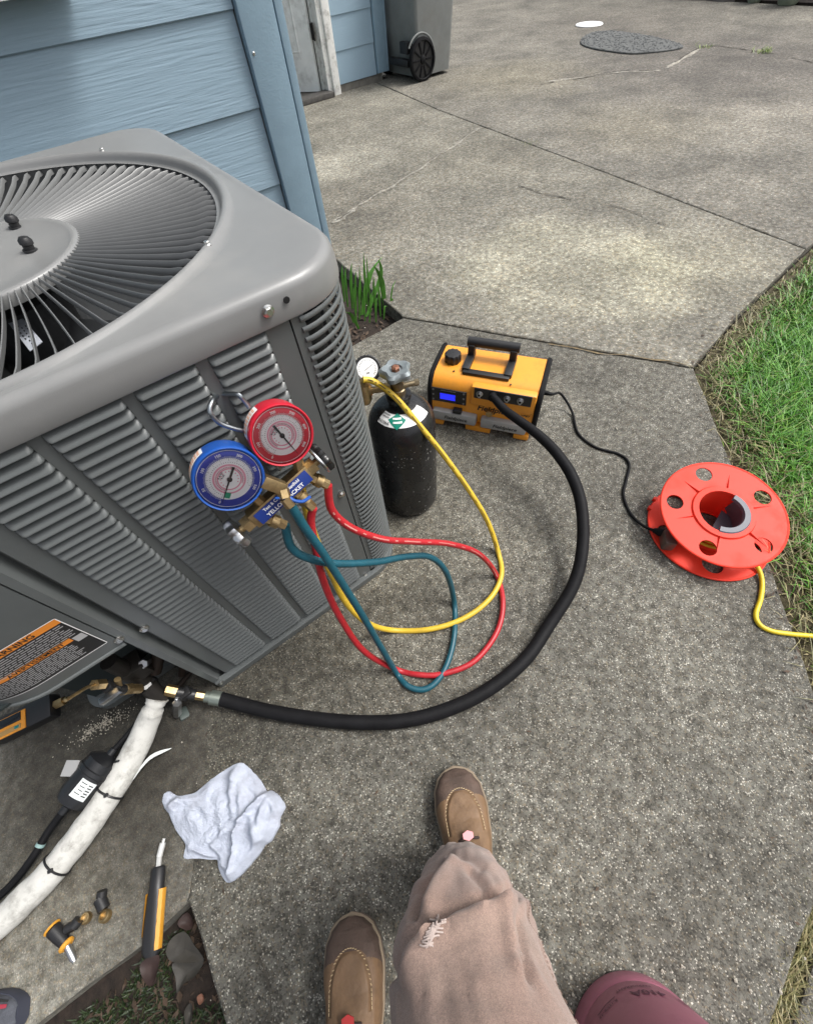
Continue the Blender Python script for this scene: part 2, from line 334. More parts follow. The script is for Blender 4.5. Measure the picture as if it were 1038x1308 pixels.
def frame(o, x, y, z):
    M = Matrix.Identity(4)
    for i in range(3): M[i][0] = x[i]; M[i][1] = y[i]; M[i][2] = z[i]; M[i][3] = o[i]
    return M
def axm(o, d):      # matrix with z along d
    z = V(d).normalized(); a = V((0, 0, 1)) if abs(z.z) < .95 else V((1, 0, 0)); x = a.cross(z).normalized(); return frame(o, x, z.cross(x), z)
def tag(o, label=None, cat=None, group=None, kind=None):
    if label: o['label'] = label
    if cat: o['category'] = cat
    if group: o['group'] = group
    if kind: o['kind'] = kind
    return o
def thing(name, label, cat, M=None, group=None):
    o = bpy.data.objects.new(name, None); COL.objects.link(o); o.empty_display_size = 0.05
    M = M if isinstance(M, Matrix) else Matrix.Translation(V(M or (0, 0, 0)))
    o.matrix_basis = M; MW[o] = M.copy()
    return tag(o, label, cat, group)
def part(name, mb, mats, parent=None, local=False, smooth=35, M=None, label=None):
    """mesh object; vertices given in world space unless local=True (then in the parent's space)"""
    if isinstance(mb, MB):
        if parent is not None and not local:
            I = MW[parent].inverted(); mb = MB().merge(mb, I)
        me = mb.mesh(name, mats, smooth)
    else: me = mb
    o = bpy.data.objects.new(name, me); COL.objects.link(o)
    if M is not None: o.matrix_basis = M
    if parent is not None:
        o.parent = parent; MW[o] = MW[parent] @ (M if M is not None else Matrix.Identity(4))
    else: MW[o] = M if M is not None else Matrix.Identity(4)
    if label: o['label'] = label
    return o
def text_mb(s, size, M, extrude=0.0, align='CENTER', sx=1.0, shear=0.0, curve=None, space=1.0):
    cu = bpy.data.curves.new('t', 'FONT'); cu.body = s; cu.size = size; cu.align_x = align; cu.align_y = 'CENTER'; cu.extrude = extrude; cu.resolution_u = 2
    cu.shear = shear; cu.space_character = space; cu.offset = size * 0.02
    o = bpy.data.objects.new('t', cu); COL.objects.link(o)
    dg = bpy.context.evaluated_depsgraph_get(); me = bpy.data.meshes.new_from_object(o.evaluated_get(dg))
    mb = MB(); vs = [V((v.co.x * sx, v.co.y, v.co.z)) for v in me.vertices]
    if curve: vs = [curve(v) for v in vs]
    mb.add([M @ v for v in vs] if M else vs, [tuple(p.vertices) for p in me.polygons])
    bpy.data.objects.remove(o); bpy.data.curves.remove(cu); bpy.data.meshes.remove(me)
    return mb
def structure(name, mb, m, smooth=0):
    return tag(part(name, mb, m, smooth=smooth), kind='structure')

# ------------------------------------------------------------------ ground and slabs
def gp(pts, z=0): return [G(u, v, z) for u, v in pts]
def wob(poly, step=0.05, amp=0.003):      # broken, worn slab edges
    out = []
    n = len(poly)
    for i in range(n):
        a, b = V((*poly[i][:2], 0)), V((*poly[(i + 1) % n][:2], 0)); L = (b - a).length
        k = min(60, max(1, int(L / step)))
        nn = V((-(b - a).y, (b - a).x, 0)).normalized()
        for j in range(k):
            p = a.lerp(b, j / k)
            if j: p += nn * amp * (noise.noise(p * 14) * 2)
            out.append((p.x, p.y))
    return out
mb = MB(); g = 60.0
mb.add([(-g, -g, -.065), (g, -g, -.065), (g, g, -.065), (-g, g, -.065)], [(0, 1, 2, 3)])
structure('ground', mb, M_soil)
gap = 0.006
walk = [(1.010, 1.459), (1.592, 0.428), (1.206, 0.036), (0.985, -0.181), (0.786, -0.366), (0.60, -0.522), (0.407, -0.544), (0.215, -0.570), (-0.2, -0.63), (-0.55, -0.68), (-0.517, -0.03), (-0.512, 0.166), (-0.40, 0.36), (-0.30, 0.56), (-0.30, 1.43), (0.30, 1.440), (0.728, 1.446)]
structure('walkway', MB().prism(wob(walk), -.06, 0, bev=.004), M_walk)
pad = [(-0.518, 0.163), (-0.601, 0.158), (-0.767, 0.172), (-1.8, 0.20), (-1.8, 1.70), (-0.28, 1.70), (-0.28, 0.562), (-0.38, 0.363), (-0.505, 0.175)]
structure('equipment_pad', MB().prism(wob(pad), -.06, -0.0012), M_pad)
d1 = [(1.014, 1.466), (1.598, 0.434), (1.98, 0.497), (2.709, 0.572), (2.888, 1.914), (3.114, 3.721), (3.345, 4.985), (0.87, 4.985), (0.87, 2.9), (1.13, 2.62), (1.083, 2.156)]
structure('driveway', MB().prism(wob(d1), -.06, 0.002, bev=.004), M_drive)
d2 = [(2.717, 0.572), (2.778, 0.574), (4.2, 0.75), (8.0, 1.2), (8.12, 2.9), (8.15, 4.7), (8.4, 12), (3.6, 12), (3.52, 5.02), (3.36, 4.98), (3.122, 3.721), (2.896, 1.914)]
structure('driveway', MB().prism(wob(d2), -.06, 0.003, bev=.004), M_drive2)
s2 = [(0.62, -0.548), (0.42, -0.571), (0.22, -0.597), (-0.2, -0.655), (-0.55, -0.70), (-0.62, -1.9), (0.5, -1.7)]
structure('walkway', MB().prism(wob(s2), -.06, -0.004, bev=.004), M_walk)
# lawn bed
lawn = [(1.592, 0.424), (1.98, 0.487), (2.72, 0.560), (2.778, 0.562), (4.2, 0.738), (6.0, 0.95), (6.0, -2.5), (0.3, -2.5), (0.52, -1.4), (0.64, -0.55), (0.60, -0.53), (0.786, -0.375), (0.985, -0.190), (1.206, 0.026)]
structure('lawn_bed', MB().prism(lawn, -.06, -.022), M_lawnsoil)

def inpoly(x, y, poly):
    c = False; n = len(poly); j = n - 1
    for i in range(n):
        xi, yi = poly[i][0], poly[i][1]; xj, yj = poly[j][0], poly[j][1]
        if (yi > y) != (yj > y) and x < (xj - xi) * (y - yi) / (yj - yi) + xi: c = not c
        j = i
    return c
def edge_dist(x, y, segs):
    d = 9
    for (ax, ay), (bx, by) in segs:
        vx, vy = bx - ax, by - ay; t = max(0, min(1, ((x - ax) * vx + (y - ay) * vy) / (vx * vx + vy * vy)))
        d = min(d, math.hypot(x - ax - vx * t, y - ay - vy * t))
    return d
def grass_mat(name, c1, c2, c3):
    m, nt, b = nodes_of(name); N = nt.nodes; L = nt.links
    g_ = N.new('ShaderNodeNewGeometry')
    r = N.new('ShaderNodeValToRGB'); e = r.color_ramp.elements; e[0].color = (*c1, 1); e[1].color = (*c2, 1); e[0].position = 0.1; e[1].position = .75
    x = e.new(0.97); x.color = (*c3, 1)
    L.new(g_.outputs['Random Per Island'], r.inputs[0]); L.new(r.outputs[0], b.inputs['Base Color'])
    b.inputs['Roughness'].default_value = 0.5; b.inputs['Transmission Weight'].default_value = 0.0
    b.inputs['Subsurface Weight'].default_value = 0.0
    return m
M_grass = grass_mat('grass', (0.030, 0.130, 0.006), (0.095, 0.300, 0.014), (0.20, 0.34, 0.05))
M_straw = grass_mat('straw', (0.10, 0.11, 0.035), (0.26, 0.225, 0.10), (0.36, 0.30, 0.17))
def blades(name, spots, m, label, cat='grass'):
    vs = []; fs = []
    for (x, y, z, h, w, a, lean, bend) in spots:
        dx, dy = math.cos(a), math.sin(a); sx, sy = -dy * w, dx * w
        o = len(vs)
        for t, ww in ((0, 1), (.4, .9), (.75, .6)):
            k = lean * t + bend * t * t
            px, py, pz = x + dx * h * k, y + dy * h * k, z + h * (t - .35 * bend * t * t)
            vs.append((px - sx * ww, py - sy * ww, pz)); vs.append((px + sx * ww, py + sy * ww, pz))
        k = lean + bend; vs.append((x + dx * h * k, y + dy * h * k, z + h * (1 - .35 * bend)))
        fs += [(o, o + 1, o + 3, o + 2), (o + 2, o + 3, o + 5, o + 4), (o + 4, o + 5, o + 6)]
    me = bpy.data.meshes.new(name); me.from_pydata(vs, [], fs); me.materials.append(m)
    o = bpy.data.objects.new(name, me); COL.objects.link(o); return tag(o, label, cat, kind='stuff')
lsegs = list(zip(lawn[:6], lawn[1:6])) + [(lawn[-1], lawn[0]), (lawn[-2], lawn[-1]), (lawn[-3], lawn[-2]), (lawn[-4], lawn[-3])]
sp = []; st = []
tries = 0
while len(sp) < 74000 and tries < 600000:
    tries += 1
    x = RNG.uniform(.6, 4.4); y = RNG.uniform(-1.2, .8)
    if RNG.rand() > 1.15 - (x - .6) * .24: continue
    if not inpoly(x, y, lawn): continue
    d = edge_dist(x, y, lsegs)
    den = noise.noise(V((x * 3.5, y * 3.5, 0)))
    k = min(1, d / .13)
    if RNG.rand() > 0.15 + k: continue
    h = (0.020 + 0.042 * k) * RNG.uniform(.5, 1.25) * (1 + .5 * den)
    a = RNG.uniform(0, 2 * PI)
    bn = RNG.uniform(.2, 1.2)
    row = (x, y, -.022, h, RNG.uniform(.0009, .0019) * (1 + .25 * (x - 1)), a, RNG.uniform(-.1, .5), bn)
    dry = 0.03 + 0.8 * max(0, 1 - d / .17) + max(0, noise.noise(V((x * 5, y * 5, 3)))) * .35 * (x < 1.7)
    (st if RNG.rand() < dry else sp).append(row)
blades('lawn_grass', sp, M_grass, 'long green lawn grass beside the walkway and driveway')
for i in range(5000):
    x = RNG.uniform(.6, 2.2); y = RNG.uniform(-.6, .6)
    if inpoly(x, y, lawn) and edge_dist(x, y, lsegs) < .12:
        st.append((x, y, -.02, RNG.uniform(.02, .06), RNG.uniform(.0006, .0014), RNG.uniform(0, 2 * PI), RNG.uniform(.5, 1.6), RNG.uniform(.3, 1.2)))
blades('dry_grass', st, M_straw, 'dry yellowed grass stems along the lawn edge of the walkway')
# moss and litter in the joints
ms = []
for i in range(1600):
    t = RNG.rand(); a = V((0.62, -0.535, 0)).lerp(V((0.2, -0.583, 0)), t)
    ms.append((a.x + RNG.normal(0, .006), a.y + RNG.normal(0, .009), -.03, RNG.uniform(.02, .045), RNG.uniform(.0006, .0013), RNG.uniform(0, 6.3), RNG.uniform(0, 1), RNG.uniform(.2, 1)))
blades('joint_moss', ms, M_straw, 'yellow green moss and stems in the slab joint at lower right')
ms = []
for i in range(5200):
    x = RNG.uniform(-.80, -.54); y = RNG.uniform(-.10, .145)
    if noise.noise(V((x * 9, y * 9, 1))) + (-.56 - x) * 3 - (y - .02) * 2 < -.02: continue
    ms.append((x, y, -.064, RNG.uniform(.004, .012), RNG.uniform(.0007, .0015), RNG.uniform(0, 6.3), RNG.uniform(0, 1), RNG.uniform(.2, 1)))
M_moss = grass_mat('moss', (0.008, 0.02, 0.004), (0.025, 0.045, 0.010), (0.05, 0.06, 0.02))
blades('moss', ms, M_moss, 'dark green moss on the soil in the gap between pad and walkway')
# weeds in the cracks
def weeds(px, n, spread, h, label):
    c = G(*px); ms = [(c.x + RNG.normal(0, spread), c.y + RNG.normal(0, spread), 0, h * RNG.uniform(.5, 1.2), h * .07, RNG.uniform(0, 6.3), RNG.uniform(.2, 1.2), RNG.uniform(.2, 1)) for _ in range(n)]
    o = blades('weed', ms, MATS.get('weedm') or M_straw2, label, 'weed'); del o['kind']; return o
M_straw2 = grass_mat('weedleaf', (0.10, 0.17, 0.03), (0.22, 0.30, 0.06), (0.35, 0.36, 0.12))
weeds((975, 67), 60, .045, .04, 'bright yellow green weed growing in the far driveway crack')
weeds((898, 61), 30, .04, .035, 'tiny weed at the bend of the far driveway crack beside the mat')
weeds((678, 184), 40, .035, .012, 'small weeds in the long driveway joint below the bin')

# cracks: thin dark broken lines
def crack(pts, w, name='crack', seed=0, m=None, dens=1.0):
    P = gp(pts); poly = crom(P, 10); mbx = MB(); L = []; ZC = .0064 if name == 'crack' else .0045
    for i, p in enumerate(poly):
        n = (poly[min(i + 1, len(poly) - 1)] - poly[max(i - 1, 0)]); n = V((-n.y, n.x, 0)).normalized()
        o = noise.noise(p * 9 + V((seed, 0, 0))) * .02
        q = p + n * o; ww = w * (0.35 + abs(noise.noise(p * 23 + V((seed, 5, 0)))) * 2.0)
        L.append((q - n * ww + V((0, 0, ZC)), q + n * ww + V((0, 0, ZC)), noise.noise(p * 6 + V((seed, 9, 0)))))
    for i in range(len(L) - 1):
        if L[i][2] > -.25 * dens: mbx.add([L[i][0], L[i][1], L[i + 1][1], L[i + 1][0]], [(0, 3, 2, 1)])
    return structure(name, mbx, m or M_crack)
M_crack = mat('crack_dark', (0.06, 0.053, 0.043), 0.95, var=0.5, vscale=40)
M_pale = concrete('pale_seam_concrete', (0.33, 0.325, 0.30), (0.5, 0.48, 0.44), (0.13, 0.12, 0.105), cell=150, contrast=.6)
crack([(608, 166), (560, 198), (520, 225), (470, 255), (430, 282)], .0026, seed=1)
crack([(660, 238), (700, 250), (750, 258), (800, 270), (850, 288), (885, 300)], .004, seed=2, dens=.2)
crack([(690, 108), (743, 100), (793, 91), (835, 90), (858, 82), (889, 63), (908, 59), (931, 61), (977, 68), (1038, 80)], .008, seed=3)
crack([(290 + 12, 1310), (345, 1290), (335, 1220), (315, 1160)], .0015, seed=6)
M_rust = mat('rust_moss', (0.16, 0.12, 0.065), 0.95, var=0.4, vscale=60)
crack([(700, 440), (780, 453), (840, 462), (884, 469)], .0035, 'joint_moss_line', 7, M_rust, 2)
crack([(612, 164), (562, 197), (520, 226), (468, 257), (426, 286)], .016, 'pale_seam', 1, M_pale, 2)
crack([(700, 104), (745, 99), (793, 92), (837, 91), (860, 82), (892, 63)], .022, 'pale_seam', 3, M_pale, 2)
# pale spilled grains and flecks on the concrete
fl = MB()
for i in range(520):
    if i < 260: u, v = RNG.uniform(380, 1030), RNG.uniform(10, 420)
    else: u, v = RNG.uniform(230, 1030), RNG.uniform(420, 1300)
    p = G(u, v, .003)
    if inpoly(p.x, p.y, lawn) or p.y > 4.9: continue
    if inpoly(p.x, p.y, [(-.6, .47), (.33, .47), (.33, 1.5), (-.6, 1.5)]) : continue
    r = RNG.uniform(.0012, .0034) * (1 + .35 * p.length); a0 = RNG.uniform(0, 6)
    ring = [p + V((math.cos(a0 + k * 1.05) * r * RNG.uniform(.5, 1), math.sin(a0 + k * 1.05) * r * RNG.uniform(.5, 1), 0)) for k in range(6)]
    fl.add(ring + [p + V((0, 0, r * .5))], [(k, (k + 1) % 6, 6) for k in range(6)])
for i in range(420):
    u, v = 122 + RNG.normal(0, 17) + (i % 3) * 7, 926 + RNG.normal(0, 6); v -= (u - 130) * .55
    p = G(u, v, .002); r = RNG.uniform(.0006, .0019)
    fl.add([p + V((math.cos(k * 1.3) * r, math.sin(k * 1.3) * r, 0)) for k in range(5)] + [p + V((0, 0, r))], [(k, (k + 1) % 5, 5) for k in range(5)])
tag(part('grit', fl, mat('grit_pale', (0.36, 0.335, 0.28), .9, var=.3, vscale=30), smooth=0), 'pale grit and flecks scattered over the concrete', 'grit', kind='stuff')

# ------------------------------------------------------------------ house
house = thing('house', 'blue lap sided house with white trimmed door behind the air conditioner', 'house', (0.835, 1.76, 0))
def siding_run(a, b, nrm, zs, thick=0.012, expo=0.2035, name='siding_board'):
    a, b, nrm = V(a), V(b), V(nrm); out = []
    for z in zs:
        prof = [(0.0, z + expo + .01), (thick * .35, z + expo), (thick, z + .002), (thick - .002, z), (0.0, z)]
        m_ = MB().rings([[a + nrm * o + V((0, 0, h)) for o, h in prof], [b + nrm * o + V((0, 0, h)) for o, h in prof]], cap0=True, cap1=True)
        part(name, m_, M_siding, house, smooth=0)
zs = [0.103 + 0.2035 * k for k in range(0, 13)]
siding_run((0.72, 1.76, 0), (-3.2, 1.76, 0), (0, -1, 0), zs)
siding_run((0.835, 4.98, 0), (0.835, 1.80, 0), (1, 0, 0), zs)
gz = [0.0535 + 0.2175 * k for k in range(0, 12)]
siding_run((3.375, 5.0, 0), (2.92, 5.0, 0), (0, -1, 0), gz, expo=.2175)
siding_run((1.78, 5.0, 0), (0.86, 5.0, 0), (0, -1, 0), gz, expo=.2175)
siding_run((3.49, 9.5, 0), (3.49, 5.03, 0), (1, 0, 0), gz, expo=.2175)
cb = MB().box((0.7795, 1.744, 1.36), (0.111, 0.03, 2.62), bev=.003)
part('corner_board', cb, M_cboard, house)
part('corner_board', MB().box((0.852, 1.78, 1.36), (0.026, 0.10, 2.62), bev=.003), M_cboard, house)
part('corner_board', MB().box((3.4375, 4.985, 1.36), (0.11, 0.034, 2.60), bev=.003), M_cboard, house)
part('corner_board', MB().box((3.508, 5.02, 1.36), (0.026, 0.10, 2.60), bev=.003), M_cboard, house)
nail = MB().lathe([(.004, 0), (.0045, .001), (.003, .002)], axm(OY(324, 68, 1.7285), (0, -1, 0)), n=10)
part('nail_head', nail, M_screw, house)
M_found = mat('foundation', (0.16, 0.15, 0.13), .95, var=.3, vscale=14, bump=.6, bscale=60)
fnd = MB().box((-1.2, 1.80, 0.0), (4.03, 0.08, 0.22)).box((0.795, 3.4, 0.0), (0.08, 3.12, 0.22)).box((3.14, 5.04, 0.0), (0.62, 0.08, 0.12)).box((1.32, 5.04, 0.0), (1.0, 0.08, 0.12)).box((3.45, 7.2, 0.0), (0.08, 4.2, 0.12))
part('foundation', fnd, M_found, house, smooth=0)
# interior shell so the open door looks into a dark room
rm = MB().box((2.2, 7.0, 2.72), (3.0, 4.1, .06)).box((2.2, 9.0, 1.3), (3.0, .06, 2.7)).box((.95, 7.0, 1.3), (.06, 4, 2.7)).box((3.42, 7.3, 1.3), (.06, 4.4, 2.7)).box((2.35, 5.035, 2.45), (1.12, .05, .62)).box((1.3, 5.035, 1.35), (.96, .05, 2.6)).box((3.15, 5.035, 1.4), (.60, .05, 2.6)).box((-1.2, 1.80, 1.4), (4.0, .06, 2.6)).box((.8, 3.4, 1.4), (.06, 3.1, 2.6))
part('inner_wall', rm, mat('inner_wall', (.35, .34, .31), .8), house, smooth=0)
part('inner_floor', MB().box((2.3, 7.0, 0.0), (2.2, 3.9, .05)), mat('floor_dark', (.12, .11, .095), .8, var=.2), house, smooth=0)
part('unseen_soffit', MB().box((-1.2, 3.6, 2.74), (4.3, 3.9, .04)).box((2.2, 7.3, 2.78), (3.0, 4.8, .04)), M_white, house, smooth=0)  # unseen soffit, added with the roof to hold back sky light
rf = MB()  # unseen roof, added to reduce sky light on the left side
rf.rings([[V((-3.4, 1.62, 2.77)), V((-3.4, 5.4, 4.0)), V((-3.4, 9.6, 2.82))], [V((0.97, 1.62, 2.77)), V((0.97, 5.4, 4.0)), V((0.97, 9.6, 2.82))]], cap0=True, cap1=True)
rf.rings([[V((.7, 4.85, 2.81)), V((2.2, 4.85, 3.7)), V((3.66, 4.85, 2.81))], [V((.7, 9.9, 2.81)), V((2.2, 9.9, 3.7)), V((3.66, 9.9, 2.81))]], cap0=True, cap1=True)
part('unseen_roof', rf, mat('unseen_roof_shingle', (.06, .06, .062), .9, var=.3), house, smooth=0)
# window above the air conditioner: only its lower corner reaches the picture
win = part('window', MB().box((-0.18, 1.735, 1.04), (0.96, 0.04, 0.05), bev=.003).box((.28, 1.735, 1.5), (.05, .04, .9), bev=.003).box((-.64, 1.735, 1.5), (.05, .04, .9), bev=.003).box((-.18, 1.735, 1.96), (.96, .04, .05), bev=.003), M_trim, house)
part('pane', MB().box((-0.18, 1.742, 1.5), (0.88, 0.008, 0.88)), mat('window_glass', (.05, .06, .07), .05), win, smooth=0)
part('sill', MB().box((-0.18, 1.715, 1.008), (1.02, 0.085, 0.022), bev=.003), M_trim, win)
# door
part('door_frame', MB().box((2.868, 4.97, 1.07), (0.075, 0.07, 2.14), bev=.004).box((2.806, 5.03, 1.07), (0.045, 0.14, 2.14), bev=.003).box((1.83, 4.985, 1.07), (0.09, 0.05, 2.14), bev=.003).box((2.35, 4.985, 2.18), (1.12, 0.05, .09), bev=.003), M_trim, house)
part('threshold', MB().box((2.33, 4.965, 0.022), (0.94, 0.16, 0.04), bev=.008), mat('threshold_dark', (.06, .055, .05), .6, var=.4, vscale=30), house)
hg = V((2.745, 5.075, 0.03)); dd = V((-0.60, 0.80, 0)).normalized(); dn = V((-dd.y * -1, dd.x * -1, 0)); dn = V((-dd.y, dd.x, 0)); 
if dn.y > 0: dn = -dn
DW, DH = .82, 2.05
Md = frame(hg, dd, dn, V((0, 0, 1)))
dm = MB().box((DW / 2, -.02, DH / 2), (DW, .04, DH), bev=.002).xf(Md)
door = part('door', dm, M_door, house)
for x0 in (.13, .47):
    for z0, z1 in ((.26, .95), (1.12, 1.85)):
        f_ = MB(); w_ = .24
        outer = [(x0, z0), (x0 + w_, z0), (x0 + w_, z1), (x0, z1)]
        def off(k, y): return [Md @ V((x0 + k + (w_ - 2 * k) * a, y, z0 + k + (z1 - z0 - 2 * k) * b)) for a, b in ((0, 0), (1, 0), (1, 1), (0, 1))]
        f_.rings([off(0, .001), off(.008, .007), off(.018, .001), off(.03, .001), off(.045, .006)], cap1=True)
        part('door_panel', f_, M_door, door, smooth=20)
for z in (.42, 1.1, 1.85):
    part('hinge', MB().box((2.752, 5.035, z), (.018, .03, .10), bev=.003).lathe([(.008, -.055), (.008, .055)], Matrix.Translation((2.752, 5.015, z)), n=10), mat('hinge_dark', (.03, .028, .026), .5, metal=.6), house)
part('door_knob', MB().lathe([(.012, 0), (.012, .03), (.026, .04), (.028, .055), (.018, .068)], Md @ axm((DW - .07, 0, .95), (0, 1, 0))), M_brass, door)
# ------------------------------------------------------------------ air conditioner
AX, AY = -0.145, 0.942
ac = thing('air_conditioner', 'large grey louvred outdoor air conditioner unit with round fan grille on the pad', 'air conditioner', (AX, AY, 0))
FY = 0.508; RX = 0.287; LX = -0.565; BY = 1.376
def rsq(ax0, ax1, ay0, ay1, radii, z, k=10, inset=0):
    """rounded rectangle, ccw from front-left; radii: fl, fr, br, bl"""
    x0, x1, y0, y1 = ax0 + inset, ax1 - inset, ay0 + inset, ay1 - inset
    r = [max(.002, q - inset) for q in radii]; pts = []
    for (cx_, cy_, rr, a0) in ((x0 + r[0], y0 + r[0], r[0], 180), (x1 - r[1], y0 + r[1], r[1], 270), (x1 - r[2], y1 - r[2], r[2], 0), (x0 + r[3], y1 - r[3], r[3], 90)):
        for j in range(k + 1):
            a = math.radians(a0 + 90 * j / k); pts.append(V((cx_ + rr * math.cos(a), cy_ + rr * math.sin(a), z)))
    return pts
# lid
LXX = (LX - .010, RX + .008, FY - .008, BY + .010); LR = (.15, .108, .10, .13)
K = 22
NL = 4 * (K + 1)
RCX, RCY = -0.150, 0.942
NPOL = 192
def lidring(inset, z):
    base = rsq(*LXX, LR, z, 12, inset); A = [(math.atan2(p.y - RCY, p.x - RCX) % (2 * PI), math.hypot(p.x - RCX, p.y - RCY), p) for p in base]
    i0 = min(range(len(A)), key=lambda i: A[i][0]); A = A[i0:] + A[:i0]; out = []
    for j in range(NPOL):
        a = 2 * PI * j / NPOL; d = V((math.cos(a), math.sin(a), 0)); k = max([i for i in range(len(A)) if A[i][0] <= a] or [len(A) - 1])
        p, q = A[k][2], A[(k + 1) % len(A)][2]; e = q - p; w = p - V((RCX, RCY, z)); den = d.x * e.y - d.y * e.x
        t = (w.x * e.y - w.y * e.x) / den; out.append(V((RCX + d.x * t, RCY + d.y * t, z)))
    return out
o0 = lidring(0, .778)
angs = None
def circ_ring(r, z): return [V((RCX + r * math.cos(2 * PI * j / NPOL), RCY + r * math.sin(2 * PI * j / NPOL), z)) for j in range(NPOL)]
def lerpring(A, B, t, z): return [V((a.x + (b.x - a.x) * t, a.y + (b.y - a.y) * t, z)) for a, b in zip(A, B)]
ZT = .819
lid = MB()
rr_ = .015
rings = [lidring(.006, .776), lidring(.001, .775), lidring(0, .7775), lidring(.0015, ZT - rr_ - .006), lidring(.003, ZT - rr_)]
for k in range(1, 7):
    a = PI / 2 * k / 6; rings.append(lidring(.003 + rr_ * (1 - math.cos(a)), ZT - rr_ + rr_ * math.sin(a)))
A_ = lidring(rr_ + .003, ZT); C_ = circ_ring(.415, ZT)
rings += [lerpring(A_, C_, .12, ZT - .0005), lerpring(A_, C_, .88, ZT - .001)]
for r, z in ((.4155, ZT + .0002), (.4125, ZT + .0040), (.4080, ZT + .0052), (.4040, ZT + .0036), (.4015, ZT + .001), (.3995, ZT - .002), (.398, ZT - .006), (.396, ZT - .0085), (.390, ZT - .009)): rings.append(circ_ring(r, z))
lid.rings(rings)
top_cover = part('top_cover', lid, M_ac_lit, ac, smooth=50)
# grille
HX, HY, HZ = -0.128, 0.953, 0.797
NF = 104
def fin_mb(i):
    a0 = 2 * PI * i / NF; m_ = MB(); n = 12; L = []
    ai = a0 + math.radians(6)
    pin = V((HX + .147 * math.cos(ai), HY + .147 * math.sin(ai), 0)); pout = V((RCX + .3945 * math.cos(a0), RCY + .3945 * math.sin(a0), 0))
    for k in range(n + 1):
        t = k / n; c = pin.lerp(pout, t); rad_ = (pout - pin).normalized(); tn = V((-rad_.y, rad_.x, 0))
        c += tn * .002 * math.sin(PI * t)
        zt = .7985 + .0085 * t - .0035 * math.sin(PI * min(1, t * 1.05))
        if t > .88: zt += .0028 * math.sin((t - .88) / .12 * PI)
        dp = .0068 * min(1, .4 + t * 2.2); ln_ = .0012; th = .0010
        lean = -tn * ln_
        L.append([c - tn * th + V((0, 0, zt)), c + V((0, 0, zt + .0008)), c + tn * th + V((0, 0, zt)), c + tn * th + lean + V((0, 0, zt - dp)), c - tn * th + lean + V((0, 0, zt - dp))])
    return m_.rings(L, cap0=True, cap1=True)
for i in range(NF): part('grille_fin', fin_mb(i), M_fin, ac, smooth=60)
ringin = MB().rings([circ_ring(.3945, z) if i else circ_ring(.3945, z) for i, z in enumerate((.8105, .79, .775, .74))]); 
part('grille_ring', ringin, M_fin, ac, smooth=50)
hub = MB().lathe([(.149, -.018), (.151, -.002), (.148, .0015), (.143, .0025), (.138, .001), (.132, -.002), (.08, -.0035), (.0001, -.003)], Matrix.Translation((HX, HY, HZ + .002)), n=96, cap0=False)
hubo = part('grille_hub', hub, M_ac_lit, ac, smooth=50)
for p in ((-.057, 1.055), (-.054, .935), (-.20, 1.045), (-.20, .925)):
    b_ = MB().lathe([(.0105, 0), (.0105, .002), (.0075, .003), (.0078, .008), (.0098, .010), (.0095, .015), (.0065, .019), (.001, .020)], Matrix.Translation((p[0], p[1], HZ - .001)) @ Matrix.Rotation(.18, 4, 'Y'), n=14)
    part('bolt_cap', b_, M_black, hubo)
# inside: shroud, motor, fan
part('fan_shroud', MB().lathe([(.392, .74), (.385, .70), (.38, .60), (.38, .55)], Matrix.Translation((RCX, RCY, 0)), n=64, cap0=False, cap1=False), mat('shroud_dark', (.035, .036, .037), .6), ac, smooth=50)
fan = part('fan', MB().lathe([(.07, .66), (.075, .70), (.07, .74), (.01, .745)], Matrix.Translation((HX, HY, 0)), n=32), M_coil, ac, smooth=40)
for k in range(3):
    bl = MB(); R_ = []
    for i in range(9):
        r = .07 + .29 * i / 8; w_ = .05 + .10 * math.sin(PI * .5 * i / 8)
        row = []
        for j in range(7):
            a = -1.35 + k * 2 * PI / 3 + (j / 6 - .5) * 2 * w_ / r; row.append(V((HX + r * math.cos(a), HY + r * math.sin(a), .665 + .05 * (j / 6 - .5) * 1.4)))
        R_.append(row)
    bl.rings(R_, close=False)
    part('fan_blade', bl, mat('fan_blade_dark', (.028, .03, .032), .45), fan, smooth=50)
lp = [G(u, v, .735) for u, v in ((7, 408), (24, 400), (54, 436), (38, 448))]
lb = part('data_label', MB().add([p + V((0, 0, 0)) for p in lp] + [p - V((0, 0, .001)) for p in lp], [(3, 2, 1, 0), (4, 5, 6, 7), (0, 1, 5, 4), (1, 2, 6, 5), (2, 3, 7, 6), (3, 0, 4, 7)]), mat('foil_label', (.5, .53, .58), .4), ac, smooth=0)
ex = (lp[3] - lp[0]).normalized(); ey = V((0, 0, 1)).cross(ex)
bars = MB()
for i in range(9):
    for j in range(3 if 2 < i < 7 else 1):
        a = .12 + i * .095; bb = (.15 + j * .28) if 2 < i < 7 else .3
        p = lp[0].lerp(lp[3], a).lerp(lp[1].lerp(lp[2], a), bb); q = lp[0].lerp(lp[3], a + .05).lerp(lp[1].lerp(lp[2], a + .05), bb + .2)
        c_ = (p + q) / 2 + V((0, 0, .0006)); bars.box(c_, ((q - p).length * .7, .0018, .0004), Matrix.Rotation(math.atan2(ex.y, ex.x), 3, 'Z'))
part('barcode', bars, M_blackprint, lb, smooth=0)
# dark core so nothing shows through
part('coil', MB().rings([rsq(-.295, RX - .022, FY + .03, BY - .03, (.01, .085, .08, .01), z) for z in (.028, .735)], cap0=True).rings([rsq(-.295, RX - .022, FY + .03, BY - .03, (.01, .085, .08, .01), .735), rsq(-.25, RX - .06, FY + .06, BY - .06, (.01, .07, .07, .01), .735)]), M_coil, ac, smooth=40)
